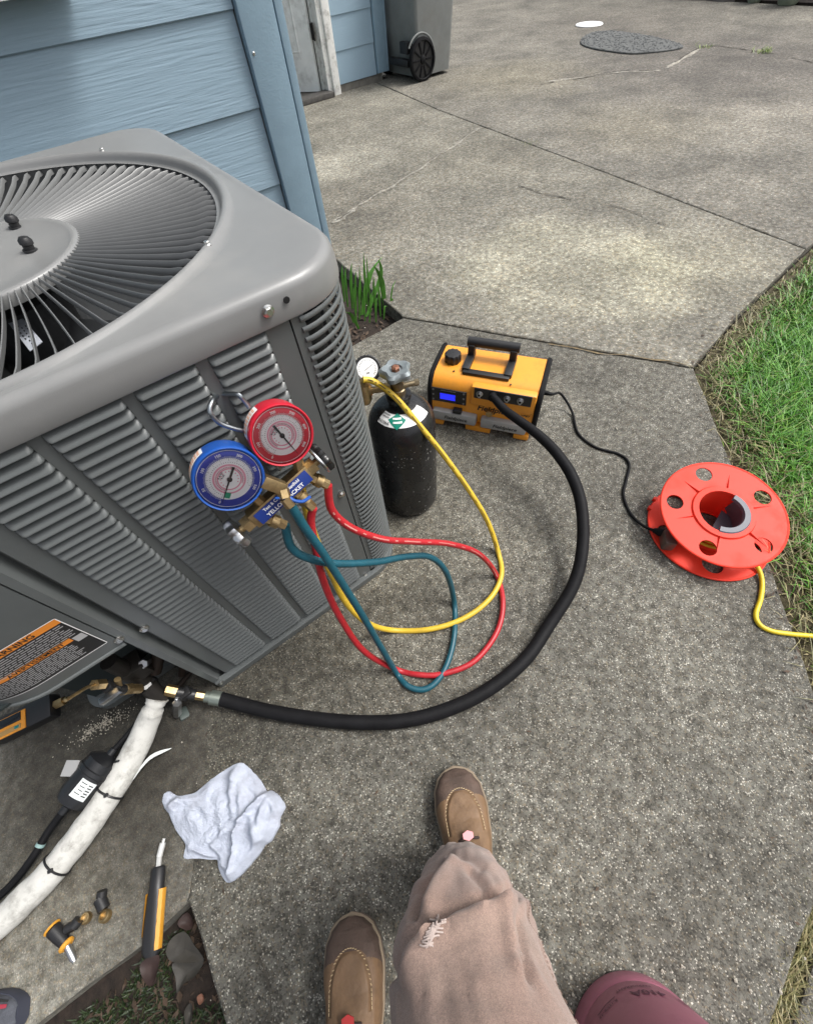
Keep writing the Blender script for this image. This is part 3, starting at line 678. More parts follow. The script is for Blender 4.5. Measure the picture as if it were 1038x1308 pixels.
# base pan
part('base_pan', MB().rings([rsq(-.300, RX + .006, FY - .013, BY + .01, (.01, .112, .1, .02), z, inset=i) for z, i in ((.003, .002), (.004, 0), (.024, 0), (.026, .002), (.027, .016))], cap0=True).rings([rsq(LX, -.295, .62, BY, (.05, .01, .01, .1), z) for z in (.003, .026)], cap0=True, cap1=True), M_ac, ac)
# front louvre panel: frame strips and louvres
P_ = .01555; Z0 = .7735; NLV = 47
colsX = [(-.238, -.152), (-.137, -.049), (-.035, .041), (.057, .137)]
pan = MB()
def sheet(x0, x1, z0, z1, y=FY, t=.006): pan.box(((x0 + x1) / 2, y + t / 2, (z0 + z1) / 2), (x1 - x0, t, z1 - z0))
ztop, zbot = Z0, Z0 - NLV * P_
sheet(-.266, .1715, ztop, .79); sheet(-.266, .1715, .018, zbot)
xs = [-.266] + [c for p in colsX for c in p] + [.1715]
for i in range(0, len(xs), 2): sheet(xs[i], xs[i + 1], zbot, ztop)
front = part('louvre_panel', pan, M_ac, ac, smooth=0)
def louver_mesh(w):
    prof = [(0.0, -.0060), (-.0008, -.0065), (-.0026, -.0040), (-.0055, .0008), (-.0085, .0042), (-.0112, .0068), (-.0128, .0073), (-.0139, .0062), (-.0142, .0020), (-.0144, -.0060), (-P_, -.0060)]
    rings_ = []
    us = [-.001, 0, .0010, .0024, .0042, .0065, w - .0065, w - .0042, w - .0024, w - .0010, w, w + .001]
    for u in us:
        e = min(u, w - u); k = max(0, min(1, e / .0062)); k = math.sqrt(max(0, 1 - (1 - k) ** 2))
        rings_.append([V((u, -y * k if y > 0 else (-y * min(1, max(0, e) / .001) if y > -.0031 else -y), z)) for z, y in prof])
    return MB().rings(rings_, close=False).mesh('louvre', M_ac, 32)
for x0, x1 in colsX:
    lm = louver_mesh(x1 - x0)
    for r in range(NLV):
        part('louvre', lm, None, ac, M=Matrix.Translation((x0 - AX, FY - AY, Z0 - r * P_)))
# corner post and wrap-round guard bars
RC = .102
def wrap_path(off=0.0, x0=.172, yend=BY - .10, k=16):
    pts = [V((x0, FY - off, 0)), V((RX - RC, FY - off, 0))]
    for j in range(1, k + 1):
        a = -PI / 2 + PI / 2 * j / k; pts.append(V((RX - RC + (RC + off) * math.cos(a), FY + RC + (RC + off) * math.sin(a), 0)))
    n = 10
    for j in range(1, n + 1): pts.append(V((RX + off, FY + RC + (yend - FY - RC) * j / n, 0)))
    return pts
def wrap_band(z0, z1, off, t, x0, xe=None, yend=BY - .10):
    A = wrap_path(off, x0, yend); B = wrap_path(off - t, x0, yend)
    if xe is not None:
        A = [V((x0, FY - off, 0)), V((xe, FY - off, 0))]; B = [V((x0, FY - off + t, 0)), V((xe, FY - off + t, 0))]
    return MB().rings([[a + V((0, 0, z0)), a + V((0, 0, z1)), b + V((0, 0, z1)), b + V((0, 0, z0))] for a, b in zip(A, B)], cap0=True, cap1=True)
gf = wrap_band(.773, .79, .0012, .003, .1735).merge(wrap_band(.018, .036, .0012, .003, .1735)).merge(wrap_band(.018, .79, .0012, .003, .1735, .1925))
for yy in (FY + .20, FY + .42, FY + .64): gf.box((RX - .006, yy, .4), (.006, .012, .75))
for a in (-60, -25): gf.box((RX - RC + (RC - .008) * math.cos(math.radians(a)), FY + RC + (RC - .008) * math.sin(math.radians(a)), .4), (.006, .010, .75), Matrix.Rotation(math.radians(a), 3, 'Z'))
guard = part('corner_guard', gf, M_ac, ac, smooth=40)
def bar_mesh():
    A = wrap_path(0, .190); n = len(A); L = []
    for i, p in enumerate(A):
        q = A[min(i + 1, n - 1)] - A[max(i - 1, 0)]; nn = V((q.y, -q.x, 0)).normalized()
        s = min(1, i / 2.0); o = .0012 + .0030 * s
        hh = .0040
        L.append([p + nn * (o) + V((0, 0, -hh)), p + nn * (o + .0018) + V((0, 0, -hh * .45)), p + nn * (o + .0018) + V((0, 0, hh * .45)), p + nn * o + V((0, 0, hh)), p + nn * (o - .0022) + V((0, 0, hh * .8)), p + nn * (o - .0022) + V((0, 0, -hh * .8))])
    return MB().merge(MB().rings(L, cap0=True, cap1=True), Matrix.Translation((-AX, -AY, 0))).mesh('guard_bar', M_ac, 60)
bme = bar_mesh(); PB = .0151
for k in range(48):
    part('guard_bar', bme, None, ac, M=Matrix.Translation((0, 0, .7665 - PB * k)))
# groove strip at the left of the louvres, reaching down beside the service opening
gs = MB().rings([[V((x, y, z)) for x, y in ((-.266, FY), (-.266, FY + .006), (-.271, FY + .020), (-.279, FY + .020), (-.284, FY + .004), (-.288, FY - .002), (-.300, FY - .003), (-.302, FY + .03), (-.29, FY + .05), (-.26, FY + .05))] for z in (.018, .79)], cap0=True, cap1=True)
part('groove_strip', gs, M_ac, ac, smooth=30)
# service panel wrapping the left corner
def serv(z0r, z1, off, lip=True):
    pts = [(-.303, 0)]
    CLX = LX + .15
    path = [V((-.303, FY - off, 0)), V((-.36, FY - off, 0)), V((CLX, FY - off, 0))]
    for j in range(1, 15):
        a = -PI / 2 - PI / 2 * j / 14; path.append(V((CLX + (.15 + off) * math.cos(a), FY + .15 + (.15 + off) * math.sin(a), 0)))
    path += [V((LX - off, FY + .15 + d, 0)) for d in (.12, .3, .5, .6)]
    return path
spA, spB = serv(0, 0, .002), serv(0, 0, -.003)
sv = MB().rings([[a + V((0, 0, .362)), a + V((0, 0, .366)), a + V((0, 0, .785)), b + V((0, 0, .785)), b + V((0, 0, .362)), ] for a, b in zip(spA, spB)], cap0=True, cap1=True)
lipo = MB().tube([a + V((0, 0, .366)) for a in spA], .004, 8); sv.merge(lipo)
spanel = part('service_panel', sv, M_ac, ac, smooth=40)
part('rear_panel', MB().rings([[V((x, y, z)) for x, y in ((LX, BY - .16), (LX + .03, BY - .03), (LX + .12, BY), (RX - .12, BY), (RX - .02, BY - .03), (RX, BY - .12))] for z in (.02, .785)], close=False), M_ac, ac, smooth=40)
# recess walls under the service panel
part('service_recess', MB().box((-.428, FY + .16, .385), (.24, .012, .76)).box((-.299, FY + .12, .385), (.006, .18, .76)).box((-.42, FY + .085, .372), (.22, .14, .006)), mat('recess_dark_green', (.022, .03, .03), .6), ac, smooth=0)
def screw(p, n, r=.0055, parent=ac, hexhead=True):
    M = axm(p, n); s_ = MB().lathe([(r * 1.45, 0), (r * 1.45, .0012), (r * 1.1, .0022)], M, n=14).lathe([(r, .002), (r, .0045), (r * .8, .0052)], M, n=6)
    return part('screw', s_, M_screw, parent, smooth=25)
for (u, v) in ((436, 631), (467, 735), (301, 862), (184, 803)): screw(OY(u, v, FY - .001), (0, -1, 0))
screw(OY(342, 397, FY - .009), (0, -1, 0)); screw(OY(152, 817, FY - .003), (0, -1, 0))
screw(G(131, 193, ZT - .001), (0, 0, 1), .0038); screw(G(265, 313, ZT + .003), (0, 0, 1), .0038)
screw(OY(282, 872, FY - .014), (0, -1, 0), .004)
part('screw_hole', MB().lathe([(.0045, 0), (.004, .0008), (.0001, .0009)], axm(OY(366, 383, FY - .0085), (0, -1, 0)), n=12), M_dark, ac)
# warning label: bends with the panel
CLX = LX + .15
def onpanel(s, z, off=.0028):       # s = distance left of x=-.303 along the panel
    x = -.303 - s
    if x >= CLX: return V((x, FY - off, z))
    a = (CLX - x) / .15; return V((CLX - (.15 + off) * math.sin(a), FY + .15 - (.15 + off) * math.cos(a), z))
def panel_quad(s0, s1, z0, z1, off, n=14):
    m_ = MB(); A = [[onpanel(s0 + (s1 - s0) * i / n, z0, off), onpanel(s0 + (s1 - s0) * i / n, z1, off)] for i in range(n + 1)]
    return m_.rings(A, close=False)
lab = part('warning_label', panel_quad(.010, .185, .397, .515, .0026), M_blackprint, ac, smooth=60)
fr_ = MB()
for q in ((.010, .185, .397, .3985), (.010, .185, .5135, .515), (.010, .0115, .397, .515)): fr_.merge(panel_quad(q[0], q[1], q[2], q[3], .0030))
part('label_border', fr_, M_white, lab, smooth=60)
part('label_band', panel_quad(.0115, .185, .5000, .5133, .0030), M_orange, lab, smooth=60)
part('label_band', panel_quad(.0300, .185, .4485, .4590, .0030), M_orange, lab, smooth=60)
def ptext(s, size, sc, z, m=M_blackprint):
    t = text_mb(s, size, None); mb_ = MB().add([onpanel(sc - v.x, z + v.y, .0034) for v in t.v], t.f)
    part('lettering', mb_, m, lab, smooth=0)
ptext('⚠WARNING'.replace('⚠', '▲ ') if False else 'WARNING', .0135, .078, .5066); ptext('AVERTISSEMENT', .0112, .082, .4537)
ln = MB(); random.seed(3)
for z in [.4945 - .0048 * k for k in range(9)] + [.4440 - .0043 * k for k in range(10)]:
    s = .014 + (.02 if z < .46 else 0) + random.uniform(0, .012); 
    while s < .172:
        w_ = random.uniform(.004, .016); ln.merge(panel_quad(s, min(.178, s + w_), z, z + .0017, .0030, 2)); s += w_ + .0018
part('fine_print', ln, mat('grey_print', (.42, .42, .42), .5), lab, smooth=0)
part('pictogram', panel_quad(.0135, .0285, .440, .4555, .0030, 4), mat('grey_print', (.42, .42, .42), .5), lab, smooth=0)

# ------------------------------------------------------------------ service valves and refrigerant lines
def cyl(mb_, a, b, r, n=14, mi=0): 
    a, b = V(a), V(b); return mb_.lathe([(r, 0), (r, (b - a).length)], axm(a, b - a), n=n, mi=mi)
def hexnut(mb_, a, b, r): return cyl(mb_, a, b, r, 6)
vy = .555
vc = OY(188, 876, vy)
val = thing('service_valve', 'black suction service valve with pale round cap under the service panel', 'valve', vc)
vn = (V((0, 0, H)) - vc).normalized()
m_ = MB().lathe([(.021, -.03), (.022, -.004), (.020, .002), (.016, .004)], axm(vc, vn), n=20)
part('cap', m_, M_rubber, val); part('cap_button', MB().lathe([(.009, .0), (.0088, .006), (.005, .007)], axm(vc + vn * .002, vn), n=18), mat('button_pale', (.5, .5, .49), .5), val)
m_ = MB(); cyl(m_, vc + V((0, .01, -.02)), vc + V((0.0, .03, .12)), .017); cyl(m_, vc + V((.0, .0, .0)), OY(207, 893, .53), .019)
m_.box(vc + V((0.012, .028, .05)), (.05, .05, .05), bev=.006)
part('valve_body', m_, mat('valve_dark', (.03, .027, .024), .5, metal=.5), val)
for q in ((183, 848), (225, 840)):
    p = OY(*q, vy + .01); part('bolt', MB().lathe([(.011, -.05), (.011, 0), (.009, .003)], axm(p, V((0, -.6, .8))), n=6), M_steel if q[0] < 200 else M_black, val, smooth=20)
m_ = MB(); cyl(m_, OY(240, 815, .58), OY(232, 862, .56), .009); cyl(m_, OY(262, 838, .58), OY(225, 880, .56), .006); cyl(m_, OY(205, 822, .59), OY(198, 858, .57), .014)
part('copper_stub', m_, mat('dark_pipe', (.035, .025, .02), .5, metal=.6), val)
# right hand brass chain to the large hose
ch = OY(258, 889, .505)
chain = thing('brass_fitting', 'row of brass and black valve fittings joining the fat black hose', 'fitting', ch)
pts = [G(212, 881, .085), G(226, 884, .074), G(238, 886, .064), G(250, 888, .054), G(262, 890, .044), G(282, 893, .034)]
m_ = MB(); hexnut(m_, pts[0], pts[1], .013); part('hex_nut', m_, M_brass, chain, smooth=25)
m_ = MB(); cyl(m_, pts[1], pts[3], .012).box(pts[2], (.026, .022, .026), bev=.003); part('valve_core_tool', m_, M_black, chain)
m_ = MB(); hexnut(m_, pts[3].lerp(pts[2], .3), pts[4], .010); cyl(m_, pts[3], pts[4], .007); part('hex_nut', m_, M_brass, chain, smooth=25)
m_ = MB(); cyl(m_, pts[4], pts[4].lerp(pts[5], .4), .0125, 18); cyl(m_, pts[4].lerp(pts[5], .35), pts[5], .0165, 20); part('ferrule', m_, mat('ferrule_green_grey', (.22, .25, .22), .35, metal=.7), chain)
m_ = MB(); hexnut(m_, OY(226, 898, .50), OY(226, 912, .50), .010); cyl(m_, OY(226, 888, .515), OY(226, 915, .50), .006); part('hex_cap', m_, M_steel, chain, smooth=25)
m_ = MB().box(OY(248, 905, .50), (.07, .03, .014), Matrix.Rotation(.4, 3, 'Y'), bev=.004); part('bracket', m_, mat('bracket_green_grey', (.05, .065, .06), .5), chain)
# left hand brass chain to the vacuum gauge
m_root = OY(158, 882, .52)
chain2 = thing('brass_fitting', 'brass tee with silver clip under the warning label, leading to the handheld gauge', 'fitting', m_root)
q = [OY(u, v, y) for u, v, y in ((178, 880, .545), (166, 880, .535), (158, 881, .53), (140, 878, .525), (132, 874, .52), (120, 875, .515), (84, 895, .48))]
m_ = MB(); hexnut(m_, q[1], q[2], .012); cyl(m_, q[0], q[1], .010); part('hex_nut', m_, M_brass, chain2, smooth=25)
m_ = MB(); cyl(m_, q[2], q[3], .010); m_.box(q[3], (.018, .02, .024), bev=.003); part('tee_body', m_, M_black, chain2)
m_ = MB(); cyl(m_, OY(150, 868, .53), OY(153, 880, .53), .006); hexnut(m_, q[4], q[5], .010); part('hex_nut', m_, M_brass, chain2, smooth=25)
m_ = MB(); m_.tube(crom([q[5], OY(108, 880, .50), q[6]], 6), .0028, 8); part('brass_tube', m_, M_brass, chain2)
m_ = MB().box(OY(141, 889, .50), (.038, .012, .011), Matrix.Rotation(-.05, 3, 'Y'), bev=.001); part('clip', m_, M_steel, chain2)
# handheld gauge
gA, gB = G(78, 897, .045), G(-10, 940, .03)
vg = thing('vacuum_gauge', 'yellow and black handheld digital vacuum gauge lying below the warning label', 'gauge', G(20, 918, 0))
dx_ = (gB - gA).normalized(); dz_ = (V((0, -.1, 1)) - dx_ * V((0, -.1, 1)).dot(dx_)).normalized(); dy_ = dz_.cross(dx_)
Mg = frame(gA, dx_, dy_, dz_)
m_ = MB(); hexnut(m_, gA - dx_ * .008, gA + dx_ * .018, .011); cyl(m_, gA - dx_ * .016, gA - dx_ * .006, .006); part('inlet_nut', m_, M_brass, vg, smooth=25)
m_ = MB().box((.085, 0, 0), (.145, .056, .034), bev=.008).box((.03, 0, 0), (.035, .044, .032), bev=.008).xf(Mg); part('case', m_, M_black, vg)
m_ = MB().box((.120, .004, .0175), (.10, .044, .004), bev=.0015).xf(Mg); part('face_plate', m_, M_pump, vg)
m_ = MB().box((.118, -.006, .0195), (.078, .020, .003), bev=.001).xf(Mg); part('screen', m_, M_lcd, vg)
m_ = MB().box((.118, .0165, .0195), (.078, .011, .003), bev=.001).xf(Mg); part('key_strip', m_, mat('strip_tan', (.42, .25, .08), .5), vg)
m_ = MB().box((.088, .0165, .0215), (.010, .006, .002), bev=.001).xf(Mg); part('button', m_, mat('teal_button', (.0, .2, .2), .5), vg)

# white insulated suction line
line = crom([OY(201, 893, .53)] + [G(u, v, z) for u, v, z in ((196, 905, .075), (189, 922, .055), (173, 958, .034), (149, 1000, .030), (112, 1055, .030), (68, 1111, .030), (28, 1152, .030), (-10, 1186, .030), (-130, 1270, .03))], 8)
rad = []
for i, p in enumerate(line):
    t = i / len(line)
    r = .0275 + .0025 * math.sin(i * 1.7) * 0 
    r = .0205 + .0065 * min(1, t * 3.0)
    if i < 4: r += .004 * (4 - i) / 4
    if 6 <= i <= 8: r *= .86
    r *= 1 + .03 * noise.noise(V((i * .4, 0, 0)))
    rad.append(r)
pl = thing('suction_line', 'thick white wrapped refrigerant pipe running from the unit to the left edge', 'pipe', G(112, 1055, 0))
m_ = MB()
m_.tube(line, rad, 20)
for v_ in m_.v: v_ += V((1, 1, 1)) * .0022 * noise.noise(v_ * 40)
part('wrap', m_, M_insul, pl, smooth=60)
def tie(i, extra=.0025, r=.0022):
    t = (line[i + 1] - line[i - 1]).normalized(); a = t.cross(V((0, 0, 1))).normalized(); b = a.cross(t) * -1
    R_ = rad[i] + .0015
    ringp = [line[i] + (a * math.cos(2 * PI * j / 24) + b * math.sin(2 * PI * j / 24)) * R_ for j in range(24)]
    m_ = MB().tube(ringp, r, 6, closed=True)
    m_.box(line[i] + (a * -.4 + b * -.9 * (1 if b.z < 0 else -1)).normalized() * (R_ + .001), (.008, .006, .006), bev=.001)
    part('cable_tie', m_, M_black, pl)
tie(34); tie(47)
i = 27; t = (line[i + 1] - line[i - 1]).normalized(); a = t.cross(V((0, 0, 1))).normalized()
side = -a if (-a).x < 0 else a
m_ = MB().tube([line[i] + side * (rad[i] * .9) + V((0, 0, .012)), line[i] + side * (rad[i] * .6) + V((0, 0, rad[i] * .85)) + t * .008, line[i] + side * .004 + V((0, 0, rad[i] + .004)) + t * .002], .0025, 8)
part('cable_tie', m_, M_black, pl)
m_ = MB(); A = G(171, 993, .022); Bp = G(219, 956, .008)
m_.rings([[p + V((0, 0, .0)) + nrm_ * w_, p + V((0, 0, .0008)) + nrm_ * w_, p + V((0, 0, .0008)) - nrm_ * w_, p - nrm_ * w_] for p, w_, nrm_ in ((crom([A, A.lerp(Bp, .45) + V((.004, .012, .004)), Bp], 5)[k], w, V((-.6, -.8, 0))) for k, w in enumerate((.006, .0055, .005, .005, .0055, .005, .0045, .004, .003, .0015, .0006)))], cap0=True, cap1=True)
part('loose_tape', m_, mat('tape', (.55, .57, .56), .3), pl)
# small liquid line with filter drier
fd = thing('filter_drier', 'black filter drier cylinder with white label beside the white pipe', 'filter drier', G(108, 1000, 0))
fa, fb = G(139, 966, .045), G(88, 1028, .045)
ax = (fb - fa).normalized(); LN = (fb - fa).length
prof = [(.008, -.016), (.009, -.004), (.028, .004), (.036, .010), (.0365, .026), (.0385, .028), (.0385, .036), (.0365, .038), (.0365, LN - .022), (.032, LN - .006), (.018, LN), (.009, LN + .004), (.008, LN + .018)]
M_fd = mat('drier_black', (.012, .0125, .014), .3, var=.2, vscale=40, bump=.1, bscale=300)
part('shell', MB().lathe(prof, axm(fa, ax), n=32), M_fd, fd)
Mf = axm(fa, ax); tocam = (V((0, 0, H)) - (fa + fb) / 2); tl = Mf.to_3x3().inverted() @ tocam; a0 = math.atan2(tl.y, tl.x)
def fcyl(aa, bb, z0, z1, r=.0370, n=8): return MB().rings([[Mf @ V((r * math.cos(aa + (bb - aa) * i / n), r * math.sin(aa + (bb - aa) * i / n), z)) for z in (z0, z1)] for i in range(n + 1)], close=False)
lbf = part('label', fcyl(a0 - .55, a0 + .35, LN * .42, LN * .76), mat('label_white', (.62, .66, .66), .5), fd, smooth=60)
lb2 = MB()
for i in range(5): lb2.merge(fcyl(a0 - .45, a0 - .20 - .02 * (i % 2), LN * (.47 + i * .05), LN * (.49 + i * .05), .0374, 2))
for i in range(4): lb2.merge(fcyl(a0 - .1, a0 + .25 - .05 * (i % 3), LN * (.47 + i * .065), LN * (.485 + i * .065), .0374, 2))
part('print', lb2, M_blackprint, lbf, smooth=0)
m_ = MB().box(Mf @ V((.036 * math.cos(a0 + 1.35), .036 * math.sin(a0 + 1.35), LN * .42)) + V((-.012, .01, .0)), (.03, .03, .002), Matrix.Rotation(.9, 3, 'Z'))
part('foil_tab', m_, mat('foil_tab', (.30, .30, .30), .4), fd)
ll = crom([OY(193, 885, .545), G(187, 905, .05), G(170, 930, .045), fa - ax * .012], 8); l2 = crom([fb + ax * .014, G(62, 1062, .035), G(42, 1095, .03), G(10, 1135, .02), G(-60, 1195, .02)], 8)
m_ = MB().tube(ll, .0062, 10); lq = thing('liquid_line', 'thin black refrigerant pipe passing through the filter drier', 'pipe', G(42, 1095, 0)); part('tube', m_, M_rubber, lq)
part('tube', MB().tube(l2, .0075, 10), M_rubber, lq)
part('joint_band', MB().tube([l2[12], l2[13]], .0088, 12), mat('band_teal_grey', (.22, .33, .32), .5), lq)
# ------------------------------------------------------------------ gauge manifold hanging on the louvres
mo = V((.047, .432, .577))
mn = V((-.061, -1.098, .434)).normalized(); mu = V((.966, 0, .258)); mu = (mu - mn * mu.dot(mn)).normalized(); mv = mn.cross(mu)
MM = frame(mo, mu, mv, mn)
mf = thing('gauge_manifold', 'brass gauge manifold with one blue and one red dial hooked on the louvres', 'gauge manifold', MM)
def MP(u, v, n): return MM @ V((u, v, n))
def pix_m(u, v, n):      # pixel -> manifold plane at depth n
    d = ray(u, v); c = V((0, 0, H)); pt = mo + mn * n; t = (pt - c).dot(mn) / d.dot(mn); P = MM.inverted() @ (c + d * t); return P.x, P.y
part('body', MB().box((0, 0, 0), (.112, .026, .024), bev=.002), M_brass, mf, local=True, smooth=30)
L_ = part('name_plate', MB().box((0.002, -.001, .0125), (.100, .021, .0014), bev=.0004), mat('plate_blue', (.012, .035, .20), .4), mf, local=True)
part('lettering', text_mb('Test & Charging Manifold', .0072, frame((0.002, .0045, .0134), V((1, 0, 0)), V((0, 1, 0)), V((0, 0, 1))), sx=.92), M_white, L_, local=True, smooth=0)
part('lettering', text_mb('YELLOW JACKET', .0088, frame((0.002, -.0058, .0134), V((1, 0, 0)), V((0, 1, 0)), V((0, 0, 1))), sx=1.05), M_white, L_, local=True, smooth=0)
for s in (-1, 1):
    m_ = MB(); hexnut(m_, (s * .056, 0, 0), (s * .070, 0, 0), .013); cyl(m_, (s * .068, 0, 0), (s * .080, 0, 0), .006); part('valve_nut', m_, M_brass, mf, local=True, smooth=25)
    M_ = axm((s * .080, 0, 0), (s, 0, 0)); kn = MB(); rs = []
    for r_, z_ in ((.010, -.004), (.022, -.002), (.0235, .003), (.0235, .008), (.021, .011), (.008, .012)):
        rs.append([M_ @ V((r_ * (1 + .10 * math.cos(8 * 2 * PI * j / 48) * (r_ > .012)) * math.cos(2 * PI * j / 48), r_ * (1 + .10 * math.cos(8 * 2 * PI * j / 48) * (r_ > .012)) * math.sin(2 * PI * j / 48), z_)) for j in range(48)])
    kn.rings(rs, cap0=True, cap1=True)
    part('hand_wheel', kn, M_steel if s < 0 else mat('knob_dark', (.03, .03, .03), .25, metal=.6), mf, local=True, smooth=40)
    if s > 0:
        part('wheel_rim', MB().tube([M_ @ V((.0235 * math.cos(a), .0235 * math.sin(a), -.002)) for a in [2 * PI * j / 32 for j in range(32)]], .0022, 6, closed=True), M_steel, mf, local=True)
def gauge(pxc, R, col, dial, nums, needle_px, lab_ang, needle_len=.8):
    gx, gy = pix_m(*pxc, .030)
    T = Matrix.Translation((gx, gy, 0))
    can = MB().lathe([(R * .80, -.008), (R * .97, -.006), (R, -.001), (R, .020), (R * 1.0, .026), (R * 1.02, .027), (R * 1.02, .0325), (R * .985, .0345), (R * .94, .0335), (R * .92, .0300)], T, n=64, cap1=False)
    go = part('gauge', can, col, mf, local=True, smooth=40)
    MW[go] = MM
    def disc(r0, r1, z, m, name, n=64):
        part(name, MB().rings([[V((gx + r_ * math.cos(2 * PI * j / n), gy + r_ * math.sin(2 * PI * j / n), z)) for j in range(n)] for r_ in ((r0, r1) if r0 > 0 else (.0001, r1))]), m, go, local=True, smooth=0)
    disc(.66 * R, .93 * R, .0300, dial, 'dial_band'); disc(0, .66 * R, .0302, M_white, 'dial'); disc(.42 * R, .47 * R, .0304, M_pink, 'dial_ring'); disc(.31 * R, .35 * R, .0304, M_pink, 'dial_ring')
    disc(.885 * R, .90 * R, .0303, M_white, 'dial_line')
    tk = MB()
    for k in range(0, 61):
        a = math.radians(225 - 270 * k / 60 - 20); r0, r1 = (.58, .66) if k % 5 == 0 else (.62, .66)
        tk.box((gx + (r0 + r1) / 2 * R * math.cos(a), gy + (r0 + r1) / 2 * R * math.sin(a), .0305), ((r1 - r0) * R, .0003, .0002), Matrix.Rotation(a, 3, 'Z'))
    for k in range(0, 40):
        a = math.radians(225 - 270 * k / 40 - 20); tk.box((gx + .53 * R * math.cos(a), gy + .53 * R * math.sin(a), .0306), (.0012, .0005, .0002), Matrix.Rotation(a, 3, 'Z')); tk.box((gx + .37 * R * math.cos(a), gy + .37 * R * math.sin(a), .0306), (.0008, .0007, .0002), Matrix.Rotation(a, 3, 'Z'))
    part('dial_marks', tk, M_blackprint, go, local=True, smooth=0)
    tp_ = MB(); tw_ = MB()
    for k in range(110):
        a = math.radians(225 - 270 * k / 109 - 20)
        tp_.box((gx + .385 * R * math.cos(a), gy + .385 * R * math.sin(a), .0305), (.0016 if k % 4 else .0026, .00035, .0002), Matrix.Rotation(a, 3, 'Z'))
        tw_.box((gx + .69 * R * math.cos(a), gy + .69 * R * math.sin(a), .0304), (.0016 if k % 5 else .0030, .0003, .0002), Matrix.Rotation(a, 3, 'Z'))
        if k % 9 == 0: tp_.box((gx + .25 * R * math.cos(a), gy + .25 * R * math.sin(a), .0305), (.0016, .0014, .0002), Matrix.Rotation(a, 3, 'Z'))
    part('dial_scale', tp_, M_pink, go, local=True, smooth=0); part('dial_scale', tw_, M_white, go, local=True, smooth=0)
    nm = MB()
    for k, s_ in enumerate(nums):
        a = math.radians(225 - 270 * k / (len(nums) - 1) - 20); M2 = Matrix.Translation((gx + .77 * R * math.cos(a), gy + .77 * R * math.sin(a), .0306)) @ Matrix.Rotation(a - PI / 2, 4, 'Z')
        nm.merge(text_mb(s_, .0052, M2))
    part('dial_numbers', nm, M_white, go, local=True, smooth=0)
    part('dial_print', text_mb('R-410A\nR-22', .0035, Matrix.Translation((gx - .004, gy + .010, .0307)) @ Matrix.Rotation(.35, 4, 'Z')), M_blackprint, go, local=True, smooth=0)
    nx, ny = pix_m(*needle_px, .031); a = math.atan2(ny - gy, nx - gx)
    Nd = Matrix.Translation((gx, gy, .0318)) @ Matrix.Rotation(a, 4, 'Z')
    part('needle', MB().add([Nd @ V(p) for p in ((-.018, .0016, 0), (-.018, -.0016, 0), (0, -.0012, 0), (R * needle_len, -.0002, 0), (R * needle_len, .0002, 0), (0, .0012, 0))], [(0, 1, 2, 5), (5, 2, 3, 4)]).lathe([(.0034, 0), (.003, .0018), (.0005, .0022)], Matrix.Translation((gx, gy, .0318)), n=16), M_blackprint, go, local=True)
    if dial is M_face_b: part('dial_mark', MB().box((gx + .52 * R * math.cos(a + .18), gy + .52 * R * math.sin(a + .18), .0306), (.008, .007, .0003), Matrix.Rotation(a, 3, 'Z')), mat('dial_green', (.02, .3, .16), .5), go, local=True)
    # side sticker
    st_ = MB().rings([[V((gx + (R + .0006) * math.cos(lab_ang + t), gy + (R + .0006) * math.sin(lab_ang + t), z)) for z in (.001, .0205)] for t in np.linspace(-.52, .52, 12)], close=False)
    so = part('sticker', st_, M_white, go, local=True, smooth=60)
    MW[so] = MM
    sp_ = MB()
    for zz, m__ in ((.014, 0), (.009, 0), (.004, 0)):
        for q_ in range(7):
            t0_ = lab_ang - .42 + q_ * .12; sp_.rings([[V((gx + (R + .0010) * math.cos(t0_ + k_), gy + (R + .0010) * math.sin(t0_ + k_), z_)) for z_ in (zz, zz + .0022)] for k_ in (0, .04, .085)], close=False)
    part('sticker_print', sp_, M_orange if True else M_red, so, local=True, smooth=0)
    glass = MB().lathe([(.93 * R, .0340), (.5 * R, .0352), (.0001, .0356)], T, n=48, cap0=False)
    part('lens', glass, M_glass, go, local=True, smooth=60)
    cyl_ = MB(); cyl(cyl_, (gx, gy - R * .9, .004), (gx * .55 + (.012 if gx > 0 else -.012), .008, .002), .0085, 6); part('stem', cyl_, M_brass, go, local=True, smooth=25)
def glass_mat():
    m, nt, b = nodes_of('gauge_glass'); N = nt.nodes; L = nt.links
    tr = N.new('ShaderNodeBsdfTransparent'); gl = N.new('ShaderNodeBsdfGlossy'); gl.inputs['Roughness'].default_value = .03
    mx = N.new('ShaderNodeMixShader'); fr = N.new('ShaderNodeFresnel'); fr.inputs[0].default_value = 1.45
    L.new(fr.outputs[0], mx.inputs[0]); L.new(tr.outputs[0], mx.inputs[1]); L.new(gl.outputs[0], mx.inputs[2]); L.new(mx.outputs[0], N['Material Output'].inputs['Surface']); return m
M_glass = glass_mat()
gauge((293, 612), .0445, M_blue, M_face_b, ['0', '50', '100', '150', '200', '350', '500'], (286, 635), 2.06)
gauge((360, 556), .0425, M_red, M_face_r, ['0', '100', '200', '300', '500', '600', '800'], (381, 580), 2.10)
